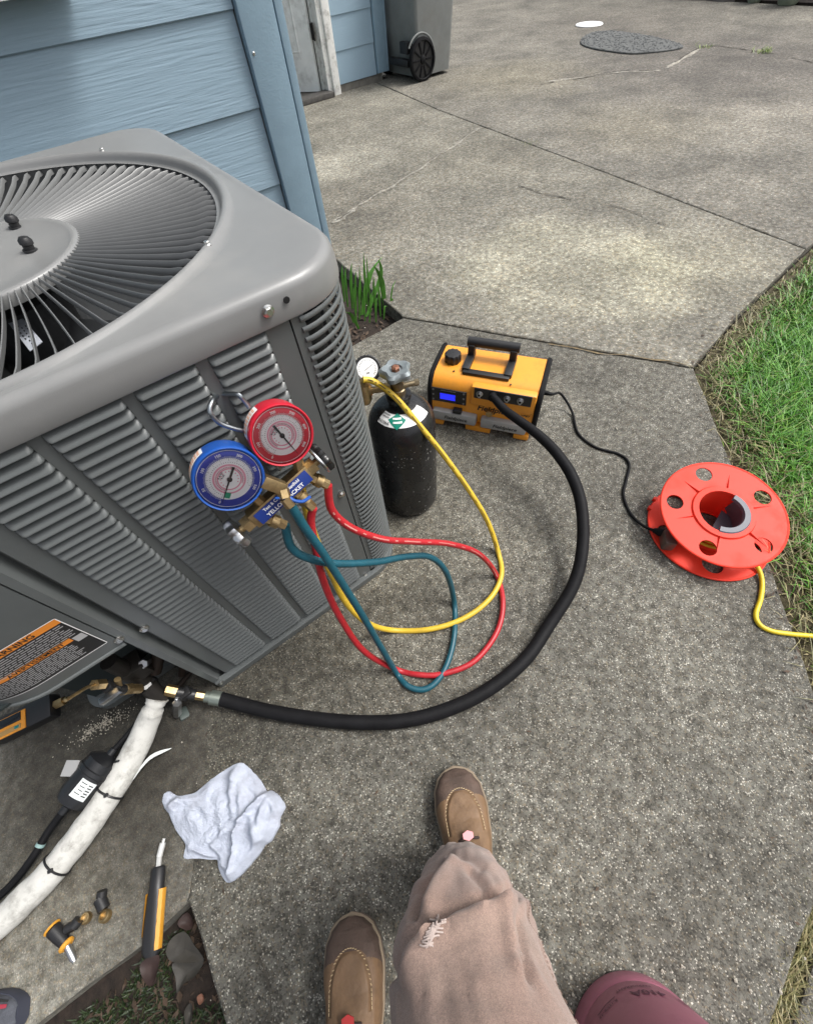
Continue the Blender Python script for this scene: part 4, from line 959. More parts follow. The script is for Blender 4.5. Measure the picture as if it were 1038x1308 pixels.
# ports
PT = {}
def port(name_px, du, length, ang=0, r=.0085):
    x = du; d = V((math.sin(ang), -math.cos(ang), .15)).normalized(); a = V((x, -.013, .0)); b = a + d * length
    m_ = MB(); hexnut(m_, a, a + d * .010, r * 1.1); cyl(m_, a + d * .008, a + d * length * .62, r * 1.25, 20); hexnut(m_, a + d * length * .58, b, r * .95)
    part('hose_nut', m_, M_brass, mf, local=True, smooth=25); return MM @ b, (MM.to_3x3() @ d)
lx, _ = pix_m(343, 664, 0); rx, _ = pix_m(400, 612, 0); cx2, _ = pix_m(384, 632, 0)
pL = port('L', lx, .032, .35); pR = port('R', rx, .030, .35); pC = port('C', cx2 - .002, .040, 0.02)
bx, by = pix_m(350, 620, .030)
m_ = MB().box((bx, by, .026), (.018, .034, .018), Matrix.Rotation(.38, 3, 'Z'), bev=.0015); part('charging_port', m_, M_brass, mf, local=True, smooth=30)
ex_, ey_ = pix_m(372, 646, .034)
m_ = MB(); hexnut(m_, (bx + .004, by - .014, .027), (bx + (ex_ - bx) * .62, by + (ey_ - by) * .62, .032), .0095); hexnut(m_, (bx + (ex_ - bx) * .6, by + (ey_ - by) * .6, .032), (ex_, ey_, .034), .0085); part('hose_nut', m_, M_brass, mf, local=True, smooth=25)
pB = MM @ V((ex_, ey_, .034))
m_ = MB().tube(crom([(bx + .002, by - .02, .030), (bx + .004, by - .034, .036), (bx + .012, by - .046, .036), (bx + .024, by - .052, .030)], 5), .0026, 8).tube(crom([(bx - .012, by - .016, .030), (bx + .0, by - .026, .036), (bx + .0, by - .044, .032)], 5), .0022, 8)
part('port_clip', m_, M_blue, mf, local=True)
# hook
hk = [OY(u, v, y) for u, v, y in ((358, 600, .455), (345, 585, .462), (330, 562, .470), (316, 552, .476), (298, 547, .480), (280, 540, .484), (268, 526, .488), (271, 512, .497), (280, 504, .512), (292, 503, .502), (304, 504, .488), (312, 512, .484), (318, 520, .482))]
part('hook', MB().tube(crom(hk, 6), .0031, 10), M_wire, mf)

# hoses
def hose(name, label, pts, r, m, start=None, end=None, cat='hose'):
    P = crom(pts, 10); o = thing(name, label, cat, V((P[len(P) // 2].x, P[len(P) // 2].y, 0)))
    part('tube', MB().tube(P, r, 14), m, o, smooth=60); return o, P
R1 = .0072
def depth_of(p): return ROW[2].dot(p - V((0, 0, H)))
def hang(px, p0, p1=None, zend=.009, zmin=.009, sag=0.0):
    """points through the given pixels; distance blends smoothly from p0's to p1's (or the ground's at the last pixel)"""
    d0 = depth_of(p0); d1 = depth_of(p1) if p1 is not None else depth_of(G(*px[-1], zend)); L = [0.0]
    for a, b in zip(px[:-1], px[1:]): L.append(L[-1] + math.hypot(b[0] - a[0], b[1] - a[1]))
    out = []
    for q_, l in zip(px, L):
        t = l / L[-1]; t = t + sag * t * (1 - t); dd_ = 1 / ((1 - t) / d0 + t / d1); p = V((0, 0, H)) + ray(*q_) * dd_
        if p.z < zmin: p = G(*q_, zmin)
        out.append(p)
    return out
ppx = lambda P: (FPX * ROW[0].dot(P - V((0, 0, H))) / depth_of(P) + CX, FPX * ROW[1].dot(P - V((0, 0, H))) / depth_of(P) + CY)
gr_ = lambda L, z=.0085: [G(u, v, z) for u, v in L]
a_ = hang([ppx(pL[0]), (372, 699), (394, 713), (430, 720), (480, 718), (520, 711), (550, 712), (570, 732), (580, 770)], pL[0])
b_ = hang([ppx(pB), (388, 672), (412, 706), (440, 750), (465, 790), (487, 828), (505, 858)], pB)
hose('charging_hose', 'dark teal hose looped from the manifold across the concrete and back', a_ + gr_([(580, 810), (572, 845), (558, 870), (540, 881), (520, 876)]) + b_[::-1], R1, M_hteal)
a_ = hang([ppx(pR[0]), (424, 652), (450, 675), (490, 689), (530, 692), (575, 695), (612, 708), (634, 735)], pR[0])
b_ = hang([ppx(pC[0]), (397, 668), (403, 700), (414, 745), (435, 790), (465, 832), (505, 855)], pC[0])
RH = hose('charging_hose', 'red hose looped from the manifold out over the concrete', a_ + gr_([(642, 770), (634, 808), (605, 845), (565, 861), (535, 862)]) + b_[::-1], R1 * .96, M_hred)
yst = G(463, 485, .475)
a_ = hang([ppx(yst), (474, 486), (490, 495), (510, 513), (537, 545), (567, 582), (598, 625), (622, 665), (636, 705)], yst)
yen = MM @ V((.030, -.020, -.012))
b_ = hang([ppx(yen), (396, 668), (408, 700), (424, 735), (442, 770), (468, 795), (500, 805)], yen)
YH = hose('charging_hose', 'yellow hose arching from the nitrogen regulator down to the manifold', a_ + gr_([(640, 735), (625, 765), (592, 790), (548, 804)]) + b_[::-1], R1 * .96, M_hyel)
big = [pts[-1]]
PUMP0 = V((.6846, .8775, 0)); E1 = V((.547, -.8371, 0)); E2 = V((.8371, .547, 0))
MPu = frame(PUMP0, E1, E2, V((0, 0, 1)))
def PU(a, b, z): return MPu @ V((a, b, z))
port_big = PU(.218, -.012, .176)
ph0 = PU(.218, -.022, .173)
hk_ = hang([(700, 800), (733, 745), (744, 695), (742, 645), (730, 608), (710, 578), (688, 556), (664, 538), (645, 524), (633, 511), ppx(ph0)][::-1], ph0, None, .018, .018, sag=.35)
bh = [pts[5] - (pts[5] - pts[4]) * .25, pts[5], G(304, 899, .026), G(345, 909, .020), G(400, 918, .018), G(460, 923, .018), G(520, 920, .018), G(575, 905, .018), G(625, 880, .018), G(670, 843, .018)] + hk_[::-1] + [PU(.218, -.010, .170)]
Pb = crom(bh, 10); 
o_ = thing('vacuum_hose', 'fat black vacuum hose curving across the concrete to the yellow pump', 'hose', G(744, 695))
part('tube', MB().tube(Pb, [.0158 - .0050 * min(1, max(0, 1 - (len(Pb) - i) / 70)) for i in range(len(Pb))], 18), M_rubber, o_, smooth=60)

def hose_print(o, P, r, i0_, i1_, m, up):
    m_ = MB(); k = i0_
    while k < i1_:
        a, b = P[k], P[k + 1]; t = (b - a).normalized(); n_ = (V((0, 0, H)) - a); n_ = (n_ - t * n_.dot(t)).normalized(); sd_ = t.cross(n_)
        for q_ in range(3):
            c = a.lerp(b, q_ / 3 + .1) + n_ * (r + .0001); m_.add([c + t * .0012 + sd_ * .0012, c - t * .0012 + sd_ * .0012, c - t * .0012 - sd_ * .0012, c + t * .0012 - sd_ * .0012], [(0, 1, 2, 3)])
        k += 1 if (k // 5) % 2 else 3
    tag(part('hose_print', m_, m, o, smooth=0), kind='stuff')
hose_print(YH[0], YH[1], R1 * .97, 6, 78, mat('print_brown', (.10, .07, .02), .6), 1)
hose_print(RH[0], RH[1], R1 * .97, 10, 70, mat('print_pale_red', (.60, .25, .22), .6), 1)
# ------------------------------------------------------------------ nitrogen cylinder
TX, TY, TR = .421, .655, .0865
tk = thing('gas_cylinder', 'small black nitrogen cylinder with valve and white and green label', 'gas cylinder', (TX, TY, 0))
ZS, ZD = .312, .075
tp = [(TR * .80, .0), (TR * .93, .006), (TR * .99, .018), (TR, .035), (TR, ZS)]
for k in range(1, 14):
    a = PI / 2 * k / 14; tp.append((.024 + (TR - .024) * math.cos(a), ZS + ZD * math.sin(a)))
tp += [(.026, .388), (.026, .402), (.030, .404), (.030, .414), (.022, .416)]
Tm = Matrix.Translation((TX, TY, 0))
part('shell', MB().lathe(tp, Tm, n=72), M_tank, tk, smooth=40)
m_ = MB().lathe([(.019, .414), (.019, .430), (.016, .432), (.016, .452), (.012, .454), (.009, .475)], Tm, n=20)
cyl(m_, (TX - .010, TY + .0, .436), (TX + .038, TY - .02, .436), .0065); cyl(m_, (TX + .036, TY - .019, .436), (TX + .045, TY - .023, .436), .008, 6)
part('valve_body', m_, mat('valve_bronze', (.20, .16, .10), .45, metal=.8, var=.2, vscale=60), tk)
rs = []
for r_, z_ in ((.012, .462), (.028, .464), (.034, .470), (.034, .480), (.028, .486), (.015, .484), (.013, .480)):
    rs.append([V((TX + r_ * (1 + .13 * math.cos(5 * t) * (r_ > .02)) * math.cos(t), TY + r_ * (1 + .13 * math.cos(5 * t) * (r_ > .02)) * math.sin(t), z_)) for t in [2 * PI * j / 60 for j in range(60)]])
part('hand_wheel', MB().rings(rs, cap0=True, cap1=True), mat('wheel_cast', (.23, .26, .27), .5, metal=.5, var=.2, vscale=60), tk, smooth=40)
part('wheel_nut', MB().lathe([(.010, .480), (.010, .487), (.006, .490)], Tm, n=6), mat('rust_nut', (.22, .10, .06), .6, metal=.5), tk)
# regulator reaching left
rgc = thing('pressure_regulator', 'brass regulator with round white dial on the nitrogen cylinder', 'regulator', (TX - .04, TY + .02, .43))
ra = V((TX - .015, TY + .004, .436)); rb = G(464, 500, .43)
m_ = MB(); cyl(m_, ra, ra.lerp(rb, .25), .013, 6); cyl(m_, ra.lerp(rb, .2), ra.lerp(rb, .8), .0075); cyl(m_, ra.lerp(rb, .7), rb, .012); m_.lathe([(.018, -.02), (.018, .02), (.012, .03)], axm(rb, V((-.2, -.3, -1))), n=20)
part('body', m_, M_brass, rgc)
dg_ = G(469, 471, .47); dnn = (V((0, 0, H)) - dg_).normalized(); Mr = axm(dg_, (dnn + V((0, 0, .25))).normalized())
rs = []
for r_, z_ in ((.02, -.022), (.029, -.018), (.030, .0), (.028, .002), (.025, .001)):
    rs.append([Mr @ V((r_ * (1 + (.05 if (j % 4) < 2 and r_ > .022 and z_ < .001 else 0)) * math.cos(2 * PI * j / 96), r_ * (1 + (.05 if (j % 4) < 2 and r_ > .022 and z_ < .001 else 0)) * math.sin(2 * PI * j / 96), z_)) for j in range(96)])
dl = part('gauge_boot', MB().rings(rs, cap0=True, cap1=True), M_black, rgc)
part('dial', MB().lathe([(.024, 0), (.024, .0016)], Mr, n=40), M_white, dl)
tk_ = MB()
for k in range(24):
    a = math.radians(225 - 270 * k / 23); tk_.box((.019 * math.cos(a), .019 * math.sin(a), .002), (.004, .0006, .0003), Matrix.Rotation(a, 3, 'Z'))
tk_.box((.003, .002, .0024), (.022, .0008, .0003), Matrix.Rotation(.5, 3, 'Z')); tk_.merge(text_mb('psi', .006, Matrix.Translation((0, -.009, .0022))))
part('dial_marks', MB().merge(tk_, Mr), M_blackprint, dl, smooth=0)
m_ = MB(); cyl(m_, rb, dg_ - dnn * .015, .006); cyl(m_, G(462, 488, .465), G(468, 492, .445), .009, 6); part('stem', m_, M_brass, rgc)
# label on the cylinder
TLA = math.atan2(-TY, -TX)            # towards the camera
def tcy(a, z, off=.0008):      # z runs up the shoulder from the middle of the label
    th = math.radians(61) + z / .064
    r = .024 + (TR - .024) * math.cos(th) + off * math.cos(th)
    return V((TX + r * math.cos(a), TY + r * math.sin(a), ZS + ZD * math.sin(th) + off * math.sin(th)))
def tbody(a, z, off=.0007): return V((TX + (TR + off) * math.cos(a), TY + (TR + off) * math.sin(a), z))
def tquad(a0, a1, z0a, z1a, z0b, z1b, off, n=14, k=5):
    R_ = []
    for i in range(n + 1):
        t = i / n; R_.append([tcy(a0 + (a1 - a0) * t, (z0a + (z0b - z0a) * t) + ((z1a + (z1b - z1a) * t) - (z0a + (z0b - z0a) * t)) * j / k, off) for j in range(k + 1)])
    return MB().rings(R_, close=False)
A0, A1 = TLA - 1.0, TLA + 1.25
tl = part('label', tquad(A0, A1, -.015, .016, -.019, .013, .0010, 24), M_white, tk, smooth=60)
cz = .0
dia = MB(); ca = TLA - .18
dp = [(ca + da, cz + dz) for da, dz in ((-.40, 0), (0, -.028), (.40, 0), (0, .028))]
rows = []
for i in range(9):
    t = i / 8; hw = 1 - abs(2 * t - 1); rows.append([tcy(ca - .40 + .80 * t, cz + s_ * .0195 * hw, .0016) for s_ in (-1, -.5, 0, .5, 1)])
part('hazard_diamond', MB().rings(rows, close=False), M_green, tl, smooth=60)
wb = MB()
for k_, (a_, b_, z_) in enumerate(((-.2, .2, .004), (-.16, .22, -.005))): wb.merge(tquad(ca + a_, ca + b_, cz + z_ - .002, cz + z_ + .002, cz + z_ - .001, cz + z_ + .004, .0022, 6, 1))
part('diamond_print', wb, M_white, tl, smooth=0)
def ttext(s, size, a, z, m=M_blackprint, sx=1.0):
    t = text_mb(s, size, None, sx=sx); part('lettering', MB().add([tcy(a + v.x / .056, z + v.y, .0020) for v in t.v], t.f), m, tl, smooth=0)
ttext('UN1066', .0095, TLA - .79, -.009); ttext('NITROGEN', .0050, TLA - .77, .010); ttext('COMPRESSED', .0042, TLA - .77, .004)
fp = MB()
for r_ in range(6):
    a = TLA + .36
    while a < TLA + 1.15:
        w_ = random.uniform(.02, .07); fp.merge(tquad(a, a + w_, -.011 + r_ * .0042, -.0098 + r_ * .0042, -.011 + r_ * .0042, -.0098 + r_ * .0042, .0020, 2, 1)); a += w_ + .015
part('fine_print', fp, mat('grey_print', (.42, .42, .42), .5), tl, smooth=0)
chips = MB()
for i in range(90):
    a = TLA + random.uniform(-1.3, 1.4); z = random.choice([random.uniform(.02, .30), random.gauss(.27, .03)]); z = min(z, ZS - .004); s_ = random.uniform(.0006, .0022)
    chips.add([tbody(a + s_ / TR * p_, z + s_ * q_) for p_, q_ in ((-1, -.4), (.2, -1), (1, 0), (.3, 1), (-.7, .6))], [(0, 1, 2, 3, 4)])
tag(part('paint_chips', chips, mat('chip_pale', (.4, .4, .38), .6), tk, smooth=0), kind='stuff')

# ------------------------------------------------------------------ yellow vacuum pump
vp = thing('vacuum_pump', 'yellow vacuum pump with black handle, blue lit display and black end panels', 'vacuum pump', MPu)
PL_, PW_, PH_ = .364, .190, .190
def pprof(x, dx=0): return [V((x, y, z)) for y, z in ((.012, .022), (.004, .03), (.0, .05), (.0, .142), (.004, .158), (.016, .175), (.034, .187), (.06, .190), (.170, .190), (.184, .184), (.190, .17), (.190, .03), (.18, .022))]
part('housing', MB().rings([pprof(.012), pprof(PL_ - .012)], cap0=True, cap1=True), M_pump, vp, local=True, smooth=30)
def eprof(x, k=.006):
    c = V((0, .097, .105)); return [V((x, c.y + (p.y - c.y) * (1 + k / .09), c.z + (p.z - c.z) * (1 + k / .09))) for p in pprof(0)]
part('end_panel', MB().rings([eprof(.013, .001), eprof(.010), eprof(.002), eprof(-.003, .001)], cap0=True, cap1=True), M_rubber, vp, local=True, smooth=30)
part('end_panel', MB().rings([eprof(PL_ - .013, .001), eprof(PL_ - .010), eprof(PL_ - .002), eprof(PL_ + .004, .001)], cap0=True, cap1=True), M_rubber, vp, local=True, smooth=30)
for x0, x1 in ((.018, .056), (.135, .223), (.302, .352)):
    part('foot', MB().box(((x0 + x1) / 2, .004, .012), (x1 - x0, .034, .022), bev=.005), M_pump, vp, local=True)
# raised port housing and plate
part('port_housing', MB().box((.248, .006, .150), (.205, .030, .074), bev=.009), M_pump, vp, local=True)
part('port_plate', MB().box((.247, -.010, .167), (.180, .004, .040), bev=.0015), M_black, vp, local=True)
for x in (.175, .262, .303):
    Mx = axm((x, -.010, .167), (0, -1, .15)); po = part('port', MB().lathe([(.0105, 0), (.0105, .003), (.0075, .004), (.0075, .012), (.006, .013)], Mx, n=18), M_steel, vp, local=True)
    MW[po] = MPu
    part('port_bore', MB().lathe([(.004, .0131), (.0001, .0132)], Mx, n=12), M_dark, po, local=True)
part('port', MB().lathe([(.0145, 0), (.0145, .004), (.0125, .006), (.012, .02)], axm((.218, -.010, .170), (0, -1, .12)), n=20), M_rubber, vp, local=True)
part('drain_fitting', MB().lathe([(.006, 0), (.006, .010), (.011, .011), (.011, .018), (.004, .019)], axm((.213, 0, .092), (0, -1, .1)), n=16), M_brass, vp, local=True)
# display
dsp = part('display_panel', MB().box((.070, -.001, .126), (.122, .004, .054), bev=.001), M_black, vp, local=True); MW[dsp] = MPu
part('screen', MB().box((.068, -.0035, .125), (.066, .001, .032)), M_lcd, dsp, local=True, smooth=0)
part('screen_readout', MB().box((.068, -.0043, .124), (.052, .0006, .024)), M_lcdon, dsp, local=True, smooth=0)
for x in (.018, .122):
    for z in (.106, .126, .146): part('button', MB().lathe([(.0035, 0), (.0033, .0012)], axm((x, -.003, z), (0, -1, 0)), n=12), mat('button_grey', (.2, .2, .2), .5), dsp, local=True)
FM = lambda x, z, y=-.0010: frame((x, y, z), V((1, 0, 0)), V((0, 0, 1)), V((0, -1, 0)))
part('lettering', text_mb('DIGITAL VACUUM PUMP', .0045, FM(.07, .1475, -.0036)), mat('grey_print', (.42, .42, .42), .5), dsp, local=True, smooth=0)
part('lettering', text_mb('Fieldpiece', .033, FM(.228, .099), sx=.9, shear=.25), M_blackprint, vp, local=True, smooth=0)
part('lettering', text_mb('VP87', .011, FM(.326, .098), sx=1.2, shear=.2), M_blackprint, vp, local=True, smooth=0)
part('lettering', MB().box((.318, -.0008, .1105), (.055, .0006, .0012)), M_blackprint, vp, local=True, smooth=0)
for x0, x1 in ((.018, .172), (.187, .340)):
    rz = part('oil_reservoir', MB().box(((x0 + x1) / 2, -.006, .050), (x1 - x0, .030, .040), bev=.008), M_res, vp, local=True); MW[rz] = MPu
    part('lettering', text_mb('Fieldpiece', .020, FM((x0 + x1) / 2 + .006, .049, -.0216), sx=1.0, shear=.25), M_blackprint, rz, local=True, smooth=0)
part('latch', MB().box((.105, -.010, .078), (.03, .02, .014), bev=.003), M_black, vp, local=True)
# top: knob and handle
rs = []
for r_, z_ in ((.024, .190), (.0265, .193), (.0265, .214), (.024, .219), (.016, .2205), (.001, .2205)):
    rs.append([V((.056 + r_ * (1 + .06 * math.cos(10 * t) * (r_ > .02)) * math.cos(t), .098 + r_ * (1 + .06 * math.cos(10 * t) * (r_ > .02)) * math.sin(t), z_)) for t in [2 * PI * j / 80 for j in range(80)]])
part('knob', MB().rings(rs, cap0=True), M_black, vp, local=True, smooth=40)
hdl = MB().box((.178, .050, .1935), (.150, .022, .011), bev=.003).box((.110, .100, .196), (.025, .095, .016), bev=.003).box((.246, .100, .196), (.025, .095, .016), bev=.003)
hdl.box((.110, .135, .215), (.023, .026, .045), bev=.004).box((.246, .135, .215), (.023, .026, .045), bev=.004)
hdl.tube([V((.094, .142, .240)), V((.262, .142, .240))], .0155, 16)
part('handle', hdl, M_black, vp, local=True, smooth=40)
for x, s_ in ((.175, 'OIL'), (.262, '1/4'), (.303, '3/8')): part('lettering', text_mb(s_, .006, FM(x, .1515, -.0123)), M_white, vp, local=True, smooth=0)
part('caution_label', MB().box((.30, .115, .1905), (.05, .03, .0008)), mat('label_white', (.62, .66, .66), .5), vp, local=True, smooth=0) if False else None
for k in range(7): part('vent_slot', MB().box((.318 + k * .0001, .075 + k * .011, .1903), (.030, .004, .0012)), M_blackprint, vp, local=True, smooth=0) if False else None
for p in ((.074, .046, .1905), (.262, .030, .1875)): part('screw', MB().lathe([(.003, -.001), (.003, .0012), (.002, .0016)], Matrix.Translation(p), n=10), M_blackprint, vp, local=True)
# power cord from the pump to the reel
cord = crom([PU(.364, .100, .120), PU(.392, .10, .118), G(716, 503, .06), G(730, 525, .012), G(738, 553, .0045), G(760, 571, .0045), G(790, 580, .0045), G(803, 592, .0045), G(800, 612, .0045), G(796, 632, .0045), G(805, 656, .0045), G(822, 672, .010), G(840, 679, .022), G(848, 681, .026)], 8)
pc = thing('power_cord', 'black power cord running from the yellow pump to the orange reel', 'cord', G(797, 632))
part('cable', MB().tube(cord, .0042, 10), M_rubber, pc, smooth=60)
part('strain_relief', MB().tube([cord[0], cord[8]], [.009, .0055], 12), M_rubber, pc)
part('plug', MB().tube([cord[-12], cord[-8], cord[-1]], [.006, .012, .012], 14), M_rubber, pc)

# ------------------------------------------------------------------ orange cord reel
rc0 = V((.984, .010, .004)); rc1 = V((.9885, .0141, .087)); rn = V((-.1208, -.1069, 1)).normalized()
reel = thing('cord_reel', 'bright orange plastic cord reel lying on its side on the concrete edge', 'cord reel', rc0)
def flange(c, n, R, ri, holes, th, rot, name, bore=True, ribs=True):
    z = V(n).normalized(); x = (V((1, 0, 0)) - z * z.x).normalized(); M = frame(c, x, z.cross(x), z)
    bm = bmesh.new(); N_ = 96
    def loop(cx_, cy_, r, k):
        vs = [bm.verts.new((cx_ + r * math.cos(2 * PI * j / k), cy_ + r * math.sin(2 * PI * j / k), 0)) for j in range(k)]
        return [bm.edges.new((vs[j], vs[(j + 1) % k])) for j in range(k)]
    es = loop(0, 0, R, N_) + (loop(0, 0, ri, 48) if ri else [])
    for (a, rr, hr) in holes: es += loop(rr * math.cos(a), rr * math.sin(a), hr, 24)
    bmesh.ops.triangle_fill(bm, use_beauty=True, use_dissolve=False, edges=es)
    # drop faces that fill the holes
    for f in list(bm.faces):
        cc = f.calc_center_median()
        if (ri and cc.length < ri * .98) or any(math.hypot(cc.x - rr * math.cos(a), cc.y - rr * math.sin(a)) < hr * .97 for a, rr, hr in holes): bm.faces.remove(f)
    bmesh.ops.recalc_face_normals(bm, faces=bm.faces)
    ret = bmesh.ops.extrude_face_region(bm, geom=bm.faces[:])
    for e in ret['geom']:
        if isinstance(e, bmesh.types.BMVert): e.co.z += th
    bmesh.ops.recalc_face_normals(bm, faces=bm.faces)
    bm.verts.ensure_lookup_table(); bm.verts.index_update()
    m_ = MB().add([M @ v.co for v in bm.verts], [[v.index for v in f.verts] for f in bm.faces]); bm.free()
    # outer rolled rim
    m_.tube([M @ V((R * math.cos(t), R * math.sin(t), th / 2)) for t in [2 * PI * j / 96 for j in range(96)]], .0033, 8, closed=True)
    if ribs:
        m_.rings([[M @ V((r_ * math.cos(t), r_ * math.sin(t), z_)) for t in [2 * PI * j / 64 for j in range(64)]] for r_, z_ in ((ri + .018, th), (ri + .015, th + .005), (ri + .001, th + .006), (ri, th + .003), (ri, 0))])
        for k in range(6):
            a = rot + k * PI / 3; d = V((math.cos(a), math.sin(a), 0)); s_ = V((-d.y, d.x, 0))
            p0 = d * (ri + .016); p1 = d * (R - .028)
            m_.add([M @ (p + V((0, 0, th + h_))) for p, h_ in ((p0 - s_ * .0022, 0), (p0 + s_ * .0022, 0), (p1, 0), (p0, .006))], [(0, 1, 3), (1, 2, 3), (2, 0, 3)])
    return part(name, m_, M_reel, reel, smooth=30), M
def hole_ang(px, c, n):
    z = V(n).normalized(); x = (V((1, 0, 0)) - z * z.x).normalized(); M = frame(c, x, z.cross(x), z)
    d = ray(*px); o = V((0, 0, H)); t = (c - o).dot(z) / d.dot(z); p = M.inverted() @ (o + d * t); return math.atan2(p.y, p.x), math.hypot(p.x, p.y)
hp = [(899, 609), (967, 638), (862, 642), (904, 698), (972, 696)]
H5 = []
for q_ in hp:
    a, r_ = hole_ang(q_, rc1, rn); H5.append((a, .118, .0215))
# sixth hole completes the ring of six
ref = H5[0][0]
H6 = [(ref + k * PI / 3, .116, .0200) for k in range(6)]
cnt = [min(H5, key=lambda h: abs(math.atan2(math.sin(h[0] - a), math.cos(h[0] - a)))) for a, _, _ in H6]
up_, Mup = flange(rc1, rn, .152, .060, H5, .004, H5[0][0] + .5, 'upper_flange')
lo_, Mlo = flange(rc0, V((0, 0, 1)), .152, .062, [(a + .35, .110, .026) for a, _, _ in H5], .004, 0, 'lower_flange', ribs=False)
hubm = MB().rings([[Mlo @ V((.066 * math.cos(t), .066 * math.sin(t), .004)) for t in [2 * PI * j / 64 for j in range(64)]], [Mup @ V((.060 * math.cos(t), .060 * math.sin(t), 0)) for t in [2 * PI * j / 64 for j in range(64)]]])
part('drum', hubm, M_reel, reel, smooth=60)
# grey grip ring on the opening and moulded web inside
ga = hole_ang((950, 668), rc1, rn)[0]
gr = []
for i in range(25):
    t = ga - 1.45 + 2.9 * i / 24; gr.append([Mup @ V((r_ * math.cos(t), r_ * math.sin(t), z_)) for r_, z_ in ((.046, .004), (.048, .0125), (.061, .0125), (.064, .0095), (.062, .004))])
part('grip', MB().rings(gr, cap0=True, cap1=True), M_slate, reel, smooth=30)
wb_ = []
for i in range(13):
    t = ga - 1.3 + 2.6 * i / 12; wb_.append([Mup @ V((.050 * math.cos(t), .050 * math.sin(t), .004)), Mup @ V((.056 * math.cos(t), .056 * math.sin(t), -.06)), Mup @ V((.012 * math.cos(ga), .012 * math.sin(ga), -.062))])
part('grip_web', MB().rings(wb_, close=False), M_slate, reel, smooth=30)
# outlet block between the flanges
ob = G(852, 690, .03); part('outlet_block', MB().box(G(853, 690, .030), (.045, .03, .04), Matrix.Rotation(.7, 3, 'Z'), bev=.006), mat('smoke_plastic', (.12, .075, .06), .3), reel)
for q_ in ((836, 640), (832, 652)):
    a, r_ = hole_ang(q_, rc0, V((0, 0, 1))); part('rim_tab', MB().box(Mlo @ V((.155 * math.cos(a), .155 * math.sin(a), .006)), (.01, .012, .012), Matrix.Rotation(a, 3, 'Z'), bev=.002), M_reel, reel)
part('wound_cord', MB().tube(crom([Mlo @ V((.072 * math.cos(t), .072 * math.sin(t), .02 + .05 * t / 18)) for t in np.linspace(0, 18, 70)], 2), .0045, 8), M_cyel, reel)
yc = crom([Mlo @ V((.07 * math.cos(-1.2), .07 * math.sin(-1.2), .03)), G(958, 712, .025), G(969, 728, .015), G(973, 745, .0065), G(971, 765, .0055), G(965, 785, .0055), G(970, 798, .0055), G(985, 806, .0055), G(1010, 810, .0055), G(1042, 813, .006), G(1120, 822, .02), G(1240, 835, .03)], 8)
yo = thing('extension_cord', 'yellow extension cord leading from the orange reel over the grass', 'cord', G(971, 765)); part('cable', MB().tube(yc, .0056, 12), M_cyel, yo, smooth=60)

# ------------------------------------------------------------------ wheelie bin
bn = thing('wheelie_bin', 'dark grey wheeled refuse bin standing at the house corner', 'bin', (3.78, 4.85, 0))
def bring(z, k): # tapered body
    x0, x1, y0, y1 = 3.60 - .05 * k, 4.03 + .06 * k, 4.60 - .04 * k, 5.10 + .05 * k
    return rsq(x0, x1, y0, y1, (.03, .06, .06, .03), z, 6)
part('body', MB().rings([bring(.03, 0), bring(.035, .02), bring(.5, .5), bring(1.0, 1), bring(1.02, 1.15)], cap0=True, cap1=True), M_bin, bn, smooth=40)
part('lid', MB().rings([bring(1.022, 1.3), bring(1.05, 1.3), bring(1.09, .8)], cap0=True, cap1=True), M_bin, bn, smooth=30)
def wheel(c):
    Mx = axm(c, (0, -1, 0)); w = part('wheel', MB().lathe([(.125, -.022), (.146, -.018), (.150, 0), (.146, .018), (.129, .022), (.125, .016)], Mx, n=48, cap1=False), M_rubber, bn, smooth=40)
    part('wheel_disc', MB().lathe([(.127, .004), (.03, .008)], Mx, n=40, cap0=False), M_black, w)
    sm_ = MB()
    for k in range(10):
        a = 2 * PI * k / 10; sm_.box(Mx @ V((.080 * math.cos(a), .080 * math.sin(a), .011)), (.082, .014, .007), (Mx.to_3x3() @ Matrix.Rotation(a, 3, 'Z')), bev=.002)
    part('spokes', sm_, M_rubber, w); part('hub_cap', MB().lathe([(.03, .006), (.03, .018), (.02, .024), (.001, .025)], Mx, n=24), M_rubber, w)
wheel(V((3.635, 4.572, .150))); wheel(V((3.635, 5.13, .150)))
m_ = MB(); cyl(m_, (3.655, 4.59, .122), (3.655, 5.12, .122), .012); m_.box((3.545, 4.80, .13), (.06, .30, .05), bev=.006).box((3.55, 4.72, .23), (.05, .12, .08), bev=.006)
part('axle', m_, M_black, bn)
arch = MB().tube([V((3.635 + .165 * math.cos(t), 4.590, .155 + .165 * math.sin(t))) for t in np.linspace(0, 2.6, 20)], .008, 8); part('wheel_arch', arch, M_bin, bn)

# ------------------------------------------------------------------ far things on the driveway
mp_ = [(741, 57), (744, 49), (756, 43), (775, 41), (800, 43), (830, 48), (855, 54), (872, 61), (860, 65), (835, 68), (805, 70), (778, 67), (755, 63)]
P = [p + V((0, 0, .003)) for p in crom(gp(mp_), 4, closed=True)]
m_ = MB().prism([(p.x, p.y) for p in P], .004, .016, bev=.004)
dm_ = thing('door_mat', 'dark half round textured rubber mat lying on the far driveway', 'mat', (5.6, 3.8, 0)); part('base', m_, M_matt, dm_)
pb = MB(); PP = [(p.x, p.y) for p in P]
for i in range(1400):
    x, y = random.uniform(5.2, 6.3), random.uniform(3.1, 4.5)
    if inpoly(x, y, PP): r_ = random.uniform(.008, .016); pb.box((x, y, .017), (r_, r_ * .5, .005), Matrix.Rotation(random.uniform(0, 3), 3, 'Z'))
tag(part('tread', pb, mat('mat_tread', (.15, .155, .155), .7, var=.4, vscale=20), dm_, smooth=0), kind='stuff')
